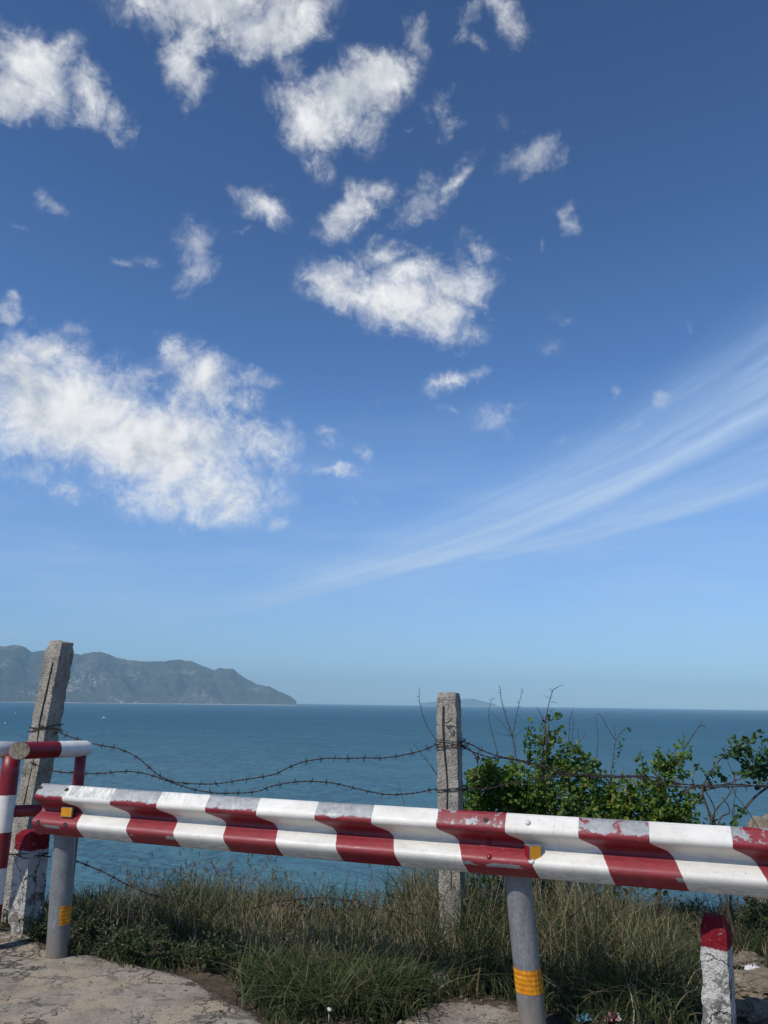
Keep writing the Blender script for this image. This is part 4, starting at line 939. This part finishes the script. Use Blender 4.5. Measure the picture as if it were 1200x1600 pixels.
shrub(800, 1390, 6.25, 'dense bright green shrub next to the middle post with bare twigs above it',
      [([(790, 1290), (770, 1220)], .010, .003), ([(805, 1280), (800, 1200)], .009, .003), ([(770, 1290), (748, 1225)], .008, .002), ([(830, 1290), (840, 1215)], .009, .003)],
      [([(778, 1180), (773, 1160), (765, 1130), (764, 1110), (769, 1090)], .0026, 24), ([(807, 1190), (801, 1152), (790, 1118), (783, 1092), (781, 1072)], .0034, 40), ([(801, 1150), (808, 1112), (817, 1075)], .0026, 40), ([(800, 1150), (785, 1130), (767, 1112)], .002, 10), ([(803, 1152), (820, 1139)], .0018, 10), ([(801, 1150), (775, 1146)], .0016, 8), ([(806, 1170), (806, 1150)], .0016, 8)],
      [(770, 1215, 34, 24, 6.2, .25, 700), (800, 1240, 62, 42, 6.25, .3, 1900), (748, 1255, 26, 42, 6.2, .25, 620), (840, 1275, 60, 44, 6.25, .3, 1500), (775, 1290, 60, 40, 6.25, .3, 1200), (800, 1340, 80, 50, 6.3, .35, 900)],
      [([(770, 1225), (765, 1200), (757, 1187)], 70, .03, .3), ([(740, 1250), (738, 1225), (742, 1205)], 60, .03, .2)], .038, 21)
shrub(860, 1390, 6.4, 'tall loose shrub with small round leaves and a bare thorny tip in the centre right',
      [([(850, 1300), (848, 1220), (856, 1150), (858, 1130)], .010, .003), ([(865, 1300), (855, 1180), (852, 1120)], .008, .002), ([(890, 1290), (888, 1210)], .008, .003)],
      [([(846, 1240), (848, 1180), (853, 1125), (860, 1090), (866, 1075)], .0042, 16), ([(866, 1077), (872, 1073), (878, 1070)], .002, 30), ([(864, 1080), (858, 1074)], .0018, 8), ([(862, 1092), (848, 1086)], .0016, 4), ([(861, 1096), (872, 1099)], .0016, 4), ([(858, 1112), (868, 1107)], .0016, 4), ([(850, 1128), (843, 1112), (837, 1104)], .0022, 20), ([(892, 1250), (889, 1180), (890, 1130), (895, 1108)], .003, 34), ([(893, 1170), (895, 1140), (896, 1120)], .002, 30), ([(903, 1180), (904, 1150), (903, 1138)], .002, 20), ([(904, 1160), (913, 1150), (914, 1140)], .0018, 12)],
      [(850, 1165, 30, 26, 6.4, .14, 200), (868, 1190, 44, 28, 6.4, .18, 420), (905, 1190, 26, 20, 6.4, .16, 260), (895, 1225, 50, 34, 6.4, .22, 800), (940, 1245, 50, 34, 6.4, .22, 700), (900, 1280, 70, 40, 6.4, .25, 1100), (935, 1300, 60, 30, 6.4, .25, 600), (900, 1340, 90, 50, 6.5, .3, 700)],
      [([(832, 1210), (826, 1180), (823, 1150), (826, 1128)], 80, .022, .1), ([(840, 1180), (846, 1150), (852, 1132), (866, 1118)], 90, .02, .2), ([(866, 1118), (877, 1122), (876, 1145)], 90, .014, 0), ([(855, 1150), (880, 1160), (900, 1172)], 80, .02, .1), ([(895, 1190), (893, 1165), (886, 1150)], 80, .02, .2)], .034, 22, LEAF)
shrub(950, 1390, 6.5, 'thin sparse shrub with curling tip and tiny leaves over the water',
      [([(958, 1290), (955, 1215)], .007, .004)],
      [([(952, 1230), (957, 1195), (962, 1160), (972, 1142), (980, 1136)], .0036, 20), ([(963, 1158), (950, 1138), (940, 1120), (934, 1116), (930, 1119)], .0026, 14), ([(932, 1190), (934, 1150), (932, 1120)], .002, 34), ([(962, 1150), (960, 1138), (958, 1130)], .002, 10), ([(1003, 1215), (1003, 1190), (1000, 1170)], .0016, 16), ([(972, 1225), (974, 1205), (973, 1195)], .0016, 16)],
      [(958, 1240, 26, 26, 6.5, .15, 200)],
      [([(956, 1200), (968, 1165), (976, 1145)], 42, .02, .1), ([(976, 1142), (984, 1137), (984, 1150)], 90, .012, 0), ([(975, 1150), (970, 1170), (962, 1185)], 40, .012, 0)], .024, 23, LEAFD)
shrub(1025, 1390, 6.3, 'mid green shrub with tufts of round leaves and a forked dead branch on top',
      [([(1025, 1290), (1035, 1230), (1050, 1190)], .009, .003), ([(1010, 1290), (1000, 1250)], .008, .003), ([(1050, 1300), (1062, 1250), (1085, 1225)], .007, .003)],
      [([(1052, 1200), (1068, 1172), (1084, 1147), (1095, 1132)], .004, 14), ([(1095, 1134), (1096, 1124)], .0018, 6), ([(1092, 1136), (1100, 1133), (1101, 1140)], .0016, 6), ([(1069, 1170), (1068, 1150), (1067, 1140)], .002, 8), ([(1005, 1215), (1003, 1190), (1001, 1172)], .0016, 10), ([(1080, 1150), (1088, 1142)], .0014, 0), ([(1074, 1160), (1068, 1155)], .0014, 0), ([(1100, 1225), (1060, 1240), (1040, 1250)], .004, 4)],
      [(1050, 1190, 30, 22, 6.3, .14, 260), (1030, 1205, 32, 22, 6.3, .14, 240), (1015, 1250, 60, 34, 6.3, .22, 950), (1000, 1285, 70, 36, 6.3, .25, 1100), (1060, 1265, 44, 30, 6.3, .2, 460), (1050, 1295, 50, 24, 6.3, .2, 420), (970, 1270, 40, 40, 6.3, .2, 500), (1010, 1340, 90, 50, 6.4, .3, 700)],
      [([(1040, 1215), (1052, 1190), (1068, 1172)], 100, .03, .1), ([(1030, 1210), (1024, 1190), (1026, 1172)], 90, .02, .2), ([(1045, 1225), (1075, 1215), (1078, 1220)], 50, .02, .4), ([(1090, 1240), (1078, 1258), (1076, 1280)], 60, .03, .1)], .036, 24, LEAF)
shrub(1150, 1400, 5.95, 'arching shrub with large dark round leaves and bare stems at the right edge',
      [([(1118, 1300), (1116, 1262), (1100, 1232)], .006, .003), ([(1122, 1300), (1140, 1268), (1128, 1245)], .006, .003), ([(1110, 1300), (1140, 1240), (1150, 1205)], .006, .0025), ([(1118, 1320), (1108, 1270), (1098, 1235), (1112, 1205), (1130, 1182), (1155, 1165), (1185, 1147)], .007, .002), ([(1140, 1310), (1165, 1262), (1200, 1230), (1260, 1200)], .009, .005), ([(1150, 1310), (1145, 1270), (1150, 1225), (1137, 1190)], .003, .0015)],
      [([(1190, 1300), (1165, 1262), (1148, 1240), (1146, 1222)], .0026, 6), ([(1147, 1262), (1150, 1300)], .002, 6), ([(1098, 1250), (1120, 1290), (1130, 1320)], .0024, 0), ([(1100, 1235), (1128, 1228), (1170, 1213), (1210, 1212)], .004, 4), ([(1098, 1240), (1080, 1268), (1070, 1285)], .002, 6)],
      [(1190, 1205, 26, 22, 5.95, .1, 170), (1162, 1172, 26, 16, 5.95, .08, 90), (1130, 1300, 26, 14, 5.95, .1, 60), (1210, 1190, 30, 26, 5.95, .1, 160)],
      [([(1090, 1196), (1105, 1210), (1118, 1200)], 60, .02, 0), ([(1108, 1215), (1130, 1184), (1155, 1166), (1190, 1147)], 80, .03, .0), ([(1150, 1168), (1163, 1178), (1168, 1184)], 110, .025, 0), ([(1100, 1225), (1122, 1216), (1150, 1214)], 80, .02, 0), ([(1128, 1214), (1165, 1208), (1200, 1205)], 70, .02, .3), ([(1155, 1290), (1158, 1262), (1155, 1258)], 60, .02, .2), ([(1115, 1300), (1106, 1290)], 90, .02, 0)], .044, 25, LEAFD)
# a few dead canes left of the middle post
o = shrub(690, 1390, 5.95, 'few long bare canes rising left of the middle post', [], [([(700, 1200), (683, 1160), (665, 1130), (656, 1098), (655, 1074)], .0028, 26), ([(700, 1240), (680, 1205), (660, 1180), (645, 1160)], .0022, 3), ([(698, 1238), (672, 1195), (663, 1180)], .0018, 2), ([(640, 1290), (630, 1250), (620, 1218)], .002, 6), ([(690, 1400), (700, 1300), (700, 1200)], .004, 0), ([(650, 1400), (645, 1330), (640, 1290)], .003, 0)], [], [], .04, 26, name='dead_shrub')

# grass --------------------------------------------------------------
def blades(n, pos, hgt, wid, rg, lean=0.5, segs=4, pull=None):
    P = pos; th = rg.random(n) * 2 * math.pi; H = hgt * rg.uniform(.55, 1.25, n); ln = lean * rg.uniform(.15, 1.4, n)
    dirh = np.stack([np.cos(th), np.sin(th), np.zeros(n)], 1); 
    if pull is not None: dirh = unit(dirh + pull)
    face = rg.random(n) * 2 * math.pi; sd = np.stack([np.cos(face), np.sin(face), np.zeros(n)], 1)
    kink = rg.uniform(-.12, .12, n)
    V = []
    for k in range(segs + 1):
        t = k / segs; c = P + np.array([0, 0, 1]) * (H * (t - 0.32 * ln * t ** 2.4))[:, None] + dirh * (H * ln * t ** 1.8)[:, None] + sd * (H * kink * math.sin(t * 5))[:, None]
        w = (wid * (1 - t ** 1.6 * .93))[:, None] * sd * .5
        V += [c - w, c + w]
    V = np.stack(V, 1).reshape(-1, 3); i = np.arange(n)[:, None] * (2 * segs + 2)
    F = np.concatenate([i + np.array([[2 * k, 2 * k + 1, 2 * k + 3, 2 * k + 2]]) for k in range(segs)], 1).reshape(-1, 4)
    return V, F
gr_front_px = [(-300, 1400), (20, 1458), (75, 1478), (105, 1490), (150, 1490), (200, 1508), (245, 1506), (275, 1508), (310, 1520), (350, 1528), (385, 1545), (415, 1575), (440, 1592), (520, 1596), (600, 1592), (640, 1570), (680, 1552), (760, 1548), (830, 1570), (900, 1592), (1000, 1600), (1090, 1606), (1120, 1560), (1150, 1520), (1240, 1500), (1500, 1500)]
gfx = np.array([gnd(x, y)[0] for x, y in gr_front_px]); gfy = np.array([gnd(x, y)[1] for x, y in gr_front_px])
def scatter(n, x0, x1, depth0, depth1, rg, clump=0.0, power=1.0):
    x = rg.uniform(x0, x1, n); f = np.interp(x, gfx, gfy); y = f + depth0 + (depth1 - depth0) * rg.random(n) ** power
    d = np.array([fbm((a * 2.6, b * 2.6, 4.0), 3) for a, b in zip(x, y)]); keep = d > rg.uniform(-.55, .25, n) * clump - (1 - clump) * 2
    x, y, d = x[keep], y[keep], d[keep]
    z = np.array([ground_z(a, b) for a, b in zip(x, y)]); return np.stack([x, y, z], 1), d
def tallness(P):
    """how tall the grass stands: by place along the roadside and behind the front edge"""
    x = P[:, 0]; bf = P[:, 1] - np.interp(x, gfx, gfy)
    base = np.interp(x, [-2.6, -1.9, -1.4, -0.8, -0.3, 0.1, 0.5, 0.9, 1.3, 1.6, 1.75, 2.2], [.14, .20, .25, .21, .20, .23, .44, .44, .52, .50, .26, .18])
    return base * np.clip(0.42 + bf * 1.0, 0.42, 1.0)
rg = np.random.default_rng(5)
parts = []; rn = []
P, d = scatter(33000, -4.4, 4.0, -0.05, 2.3, rg, 1.0, 1.05); H = tallness(P) * np.clip(1 + 1.1 * d, .35, 1.8)
V, F = blades(len(P), P, H, rg.uniform(.004, .007, len(P)) + .009 * rg.random(len(P)) ** 3, rg, 1.15, 5); tn = np.array([fbm((a * 1.7, b * 1.7, 9.0), 3) for a, b in P[:, :2]]); parts.append((V, F, np.repeat(np.clip(rg.beta(1.5, 2.2, len(P)) + .50 * tn + .02, 0, 1), 5)))
# coarse arching tussock in the middle front
n = 2600; c = np.array([gnd(530, 1572), gnd(470, 1560), gnd(590, 1570), gnd(540, 1530), gnd(450, 1530), gnd(620, 1545)])
k = rg.integers(0, len(c), n); P = c[k] + rg.normal(size=(n, 3)) * np.array([.13, .09, 0]); P[:, 2] = -0.02
V, F = blades(n, P, np.full(n, .27), rg.uniform(.006, .0125, n), rg, 1.2, 6, np.array([0.05, -.35, 0])); parts.append((V, F, np.repeat(np.clip(rg.beta(2.5, 1.6, n), 0, .86), 6)))
V, F, R = merge(parts); gobj = bulk('grass', V, F, GRASSM, None, {'rnd': R}); tag(gobj, 'tangled green roadside grass under the crash barrier', 'grass', kind='stuff')
# dry stalks with seed heads
parts = []
P, d = scatter(8500, -4.2, 3.8, 0.03, 2.0, rg, 0.9, 1.0); H = tallness(P) * 1.2
V, F = blades(len(P), P, H, rg.uniform(.003, .0065, len(P)), rg, .9, 4); parts.append((V, F, np.repeat(rg.random(len(P)), 4)))
P, d = scatter(1500, -2.1, 1.7, 0.35, 1.9, rg, 0.5); H = tallness(P) * rg.uniform(1.15, 2.0, len(P))
V, F = blades(len(P), P, H, np.full(len(P), .0038), rg, .30, 4); R = np.repeat(rg.random(len(P)), 4); parts.append((V, F, R))
tips = V.reshape(len(P), 10, 3); tip = (tips[:, 8] + tips[:, 9]) / 2; td = unit(tip - (tips[:, 6] + tips[:, 7]) / 2); sel = rg.random(len(P)) < .55; tip, td = tip[sel], td[sel]; m = len(tip)
for q in range(9):
    pp = tip - td * rg.uniform(0, .05, (m, 1)); dd = unit(td + rg.normal(size=(m, 3)) * .55); V2, F2 = leaves_np(pp, dd, rg.normal(size=(m, 3)), rg.uniform(.012, .026, m), rg.uniform(.004, .008, m)); parts.append((V2, F2, np.repeat(rg.random(m) * .6, 2)))
V, F, R = merge(parts); dobj = bulk('dry_grass', V, F, DRYM, None, {'rnd': R}); tag(dobj, 'straw coloured dry stalks with seed heads among the grass', 'dry grass', kind='stuff')

# leafy weeds ---------------------------------------------------------
def weed(px, py, r, h, label, seed, flowers=0, n=220, size=.028, dead=False):
    rg = np.random.default_rng(seed); b = gnd(px, py); b[2] = ground_z(b[0], b[1]); o = thing('weed_plant', b, label, 'weed', 'leafy weeds at the pavement edge')
    mb = MB(); P = []; D = []
    for i in range(max(6, n // 16)):
        a = rg.random() * 6.283; rr_ = r * math.sqrt(rg.random()); tip = b + np.array([math.cos(a) * rr_, math.sin(a) * rr_ * .7, h * rg.uniform(.45, 1.1) * (1 - .4 * rr_ / r)])
        mid = b + (tip - b) * .5 + np.array([0, 0, h * .12]); Q = spline([b - np.array([0, 0, .02]), mid, tip], 4); mb.tube(Q, .0022, 4)
        for q in range(16):
            t = rg.uniform(.25, 1); k = min(len(Q) - 1, int(t * (len(Q) - 1))); P.append(Q[k] + rg.normal(size=3) * .014); D.append(rg.normal(size=3) + np.array([0, 0, .3]))
    mb.build('stems', BARK, o)
    P = np.array(P); D = unit(np.array(D)); m = len(P); L = rg.uniform(.6, 1.2, m) * size
    V, F = leaves_np(P, D, unit(np.array([-.2, -.3, 1]) + rg.normal(size=(m, 3)) * .5), L, L * .55); bulk('leaves', V, F, DEADM if dead else WEEDM, o, {'rnd': np.repeat(rg.beta(2, 2.5, m), 2)})
    for i in range(flowers):
        c = P[rg.integers(0, m)] + np.array([0, -.01, .02]); f = MB(); dome(f, c, (rg.normal() * .4, -.5, 1), .009, .009, 8); f.build('flower', simple('pale_flower', (0.62, 0.50, 0.42), .8), o, smooth=True)
    return o
weed(101, 1492, .085, .12, 'small weed with pale flowers at the foot of the left rail post', 31, 4)
weed(62, 1470, .16, .20, 'brownish leafy weed between the left bollard and the rail post', 32, 3, 420)
weed(25, 1448, .14, .18, 'low weed at the foot of the left bollard beside the pipe post', 33, 2, 300)
weed(140, 1474, .20, .24, 'bushy dark weed just right of the left rail post', 34, 2, 520)
weed(205, 1496, .30, .27, 'broad dark leafy mound of weeds under the left half of the rail', 39, 0, 900, .03)
weed(335, 1508, .22, .24, 'brown green weed mound beside the tussock of arching grass', 40, 0, 520, .03)
weed(265, 1500, .12, .14, 'low green weed at the pavement edge left of the tussock', 35, 0, 300, .024)
weed(640, 1405, .22, .26, 'leafy green weed in front of the foot of the middle post', 36, 0, 420, .034)
weed(700, 1470, .26, .34, 'brown dying weed around the foot of the middle post', 41, 0, 620, .026, True)
weed(760, 1500, .22, .26, 'brown dying weed left of the right rail post', 42, 0, 460, .026, True)
weed(1178, 1450, .34, .24, 'bright green weed behind the right bollard', 37, 0, 620, .034)
weed(1075, 1440, .16, .28, 'dark leafy weed left of the right bollard', 38, 0, 260, .03)

# ------------------------------------------------------------------ rocks, rubble and litter
def rock_mesh(c, r, seed, sub=4, rough=.35, flat=(1, 1, 1)):
    import bmesh
    bm = bmesh.new(); bmesh.ops.create_icosphere(bm, subdivisions=sub, radius=1.0)
    for v in bm.verts:
        q = v.co.copy(); k = 1 + rough * fbm(q * 1.3 + Vector((seed, 0, 0)), 4) + rough * .35 * fbm(q * 5 + Vector((seed, 3, 0)), 3)
        v.co = Vector((q.x * k * r * flat[0] + c[0], q.y * k * r * flat[1] + c[1], q.z * k * r * flat[2] + c[2]))
    bm.verts.index_update(); mb = MB(); mb.add([v.co[:] for v in bm.verts], [tuple(v.index for v in f.verts) for f in bm.faces]); bm.free(); return mb
ROCK = concrete_material('tan_rock', (0.16, 0.125, 0.09), (0.40, 0.33, 0.25))
rc = at(1246, 1352, 22.0); rm = rock_mesh((rc[0], rc[1], rc[2] - .2), 1.40, 5, 5, .45, (1.0, 1.0, .95)); o = rm.build('boulder', ROCK, None, smooth=False)
tag(o, 'large tan boulder on the slope behind the right end of the rail', 'boulder')
o2 = rock_mesh((rc[0] + 1.0, rc[1] + .6, rc[2] - 7), 7.0, 9, 5, .2, (.20, .22, 1)).build('cliff_rock', ROCK, None); tag(o2, kind='structure')
for i, (px, py, r, lab) in enumerate([(1185, 1545, .17, 'pale tan slab of rock right of the cracked bollard'), (1195, 1585, .13, 'brown stone at the right edge below the tan slab'), (1165, 1505, .11, 'rounded tan stone highest behind the cracked bollard'), (440, 1425, .12, 'pale broken stone half hidden in the grass under the rail'), (600, 1430, .10, 'small tan stone in dry grass left of the middle post')]):
    p = gnd(px, py); o = rock_mesh((p[0], p[1], 0.0), r, 20 + i, 4, .4, (1.1, .8, .5)).build('stone', ROCK, None); tag(o, lab, 'stone', 'stones in the verge')
# gravel
V = []; F = []; b = 0; rg = np.random.default_rng(9)
for i in range(900):
    if rg.random() < .5: x, y = gnd(rg.uniform(610, 830), rg.uniform(1550, 1605))[:2]
    else: x, y = gnd(rg.uniform(-20, 430), rg.uniform(1455, 1605))[:2]
    r = rg.uniform(.002, .007) if rg.random() < .93 else rg.uniform(.008, .016); z = ground_z(x, y)
    vs = np.array([(1, 0, 0), (-1, 0, 0), (0, 1, 0), (0, -1, 0), (0, 0, .7), (0, 0, -.7)]) * rg.uniform(.6, 1.2, (6, 1)) * r; a = rg.random() * 6.28; R2 = np.array([[math.cos(a), -math.sin(a), 0], [math.sin(a), math.cos(a), 0], [0, 0, 1]])
    V.append(vs @ R2.T + np.array([x, y, z + r * .3])); F += [(b + p, b + q, b + s_) for p, q, s_ in ((0, 2, 4), (2, 1, 4), (1, 3, 4), (3, 0, 4), (2, 0, 5), (1, 2, 5), (3, 1, 5), (0, 3, 5))]; b += 6
gv = bulk('gravel', np.concatenate(V), F, simple('gravel_chips', (0.24, 0.21, 0.175), .95, 0, .35, 30), nper=3); tag(gv, 'loose grit and pebbles on the broken concrete', 'gravel', kind='stuff')

def crumple(px, py, w, d, h, mat, label, seed, name, cat, yaw=0.0, nn=22, lift=0.01):
    p = gnd(px, py); z0 = ground_z(p[0], p[1]) + lift; vs = []; c, s_ = math.cos(yaw), math.sin(yaw)
    for side in (0, 1):
        for j in range(nn + 1):
            for i in range(nn + 1):
                u, v = i / nn - .5, j / nn - .5; q = (u * 3 + seed, v * 3, seed * 2.0); edge = 1 - max(abs(u), abs(v)) * 2
                x = u * w + .12 * w * fbm((u * 3, v * 3, seed + 9), 3); y = v * d + .12 * d * fbm((u * 3, v * 3, seed + 19), 3)
                z = h * (0.35 + abs(fbm(q, 3)) * .9 + .35 * fbm((u * 9, v * 9, seed), 2)) * (0.35 + .65 * min(1, edge * 2.5)) - side * .0015
                vs.append((p[0] + c * x - s_ * y, p[1] + s_ * x + c * y, z0 + z))
    n1 = (nn + 1) ** 2; fs = []
    for j in range(nn):
        for i in range(nn):
            a = j * (nn + 1) + i; fs.append((a, a + 1, a + nn + 2, a + nn + 1)); fs.append((n1 + a, n1 + a + nn + 1, n1 + a + nn + 2, n1 + a + 1))
    rim = [i for i in range(nn + 1)] + [j * (nn + 1) + nn for j in range(1, nn + 1)] + [nn * (nn + 1) + i for i in range(nn - 1, -1, -1)] + [j * (nn + 1) for j in range(nn - 1, 0, -1)]
    for a, b_ in zip(rim, rim[1:] + rim[:1]): fs.append((a, n1 + a, n1 + b_, b_))
    mb = MB(); mb.add(vs, fs); o = mb.build(name, mat, None, smooth=False); tag(o, label, cat, 'litter along the verge'); return o
BLUEW = simple('blue_wrapper', (0.06, 0.19, 0.28), .4, 0, .2, 60); BAG = simple('clear_dusty_plastic', (0.36, 0.35, 0.33), .35, 0, .2, 40); PAPER = simple('white_paper', (0.66, 0.66, 0.68), .7, 0, .1, 50); DARKP = simple('dark_plastic', (0.03, 0.032, 0.04), .35, 0, .2, 50)
def redwhite():
    m, nt, b = material('red_white_wrapper'); co = nt.n('ShaderNodeTexCoord').outputs['Object']; f = nt.mr(nt.noise(co, 22, 3, .5), .48, .50)
    nt.set(b.inputs['Base Color'], nt.mix(f, (0.60, 0.59, 0.57), (0.42, 0.07, 0.035))); nt.set(b.inputs['Roughness'], .4); return m
crumple(912, 1586, .085, .05, .03, BLUEW, 'faded blue plastic wrapper in the grass near the right post', 1, 'plastic_wrapper', 'litter', .2)
crumple(958, 1586, .10, .045, .045, redwhite(), 'crumpled red and white wrapper between the blue one and the bollard', 2, 'plastic_wrapper', 'litter', .25)
crumple(1005, 1592, .11, .05, .03, DARKP, 'dark plastic scrap in the shaded grass left of the cracked bollard', 3, 'plastic_scrap', 'litter', -.2)
crumple(684, 1540, .15, .09, .15, BAG, 'dusty translucent plastic bag standing in the grass left of the right post', 4, 'plastic_bag', 'litter', .3)
crumple(1178, 1532, .085, .06, .04, PAPER, 'white crumpled paper on the stones at the right edge', 5, 'paper_scrap', 'litter', .1, lift=.08)
crumple(1003, 1603, .12, .04, .012, PAPER, 'flat grey white paper strip at the bottom edge of the grass', 6, 'paper_scrap', 'litter', -.1)
# white plastic spoon in front of the tussock
sp = gnd(514, 1592); o = thing('plastic_spoon', (sp[0], sp[1], 0), 'small white plastic spoon stuck upright in front of the tussock', 'spoon', 'litter along the verge')
mb = MB(); dome(mb, at(515, 1577, sp[1] - .01), (0.3, -.5, .9), .013, .005, 12); mb.build('bowl', PAPER, o, smooth=True); mb = MB(); mb.tube([at(514, 1578, sp[1] - .008), np.array([sp[0], sp[1] - .01, -.01])], .0032, 6); mb.build('handle', PAPER, o, smooth=True)
# rusty red brick lying in the grass
bp = gnd(648, 1512); mbq, *_ = rough_prism([bp[0] - .17, bp[1], .03], [bp[0] + .10, bp[1] + .02, .035], .07, .07, .2, .004, 8, 16, 6); o = mbq.build('brick', simple('clay_brick', (0.23, 0.085, 0.045), .95, 0, .25, 30, .4), None, smooth=True); tag(o, 'reddish clay brick half buried in grass right of the tussock', 'brick')

# ------------------------------------------------------------------ air
def haze():
    m = bpy.data.materials.new('sea_air'); m.use_nodes = True; t = m.node_tree; t.nodes.clear()
    v = t.nodes.new('ShaderNodeVolumePrincipled'); v.inputs['Color'].default_value = (0.50, 0.80, 1.0, 1); v.inputs['Density'].default_value = 0.000085; v.inputs['Anisotropy'].default_value = -0.25
    o_ = t.nodes.new('ShaderNodeOutputMaterial'); t.links.new(v.outputs[0], o_.inputs['Volume'])
    mb = MB(); top = 520; lo = SEA_Z - 45; R = SR + 500
    mb.box((0, 0, (top + lo) / 2), [(1, 0, 0), (0, 1, 0), (0, 0, 1)], (R, R, (top - lo) / 2)); o = mb.build('haze', m, None)
    return tag(o, kind='stuff', label='pale blue sea air softening the far coast', cat='haze')
haze()
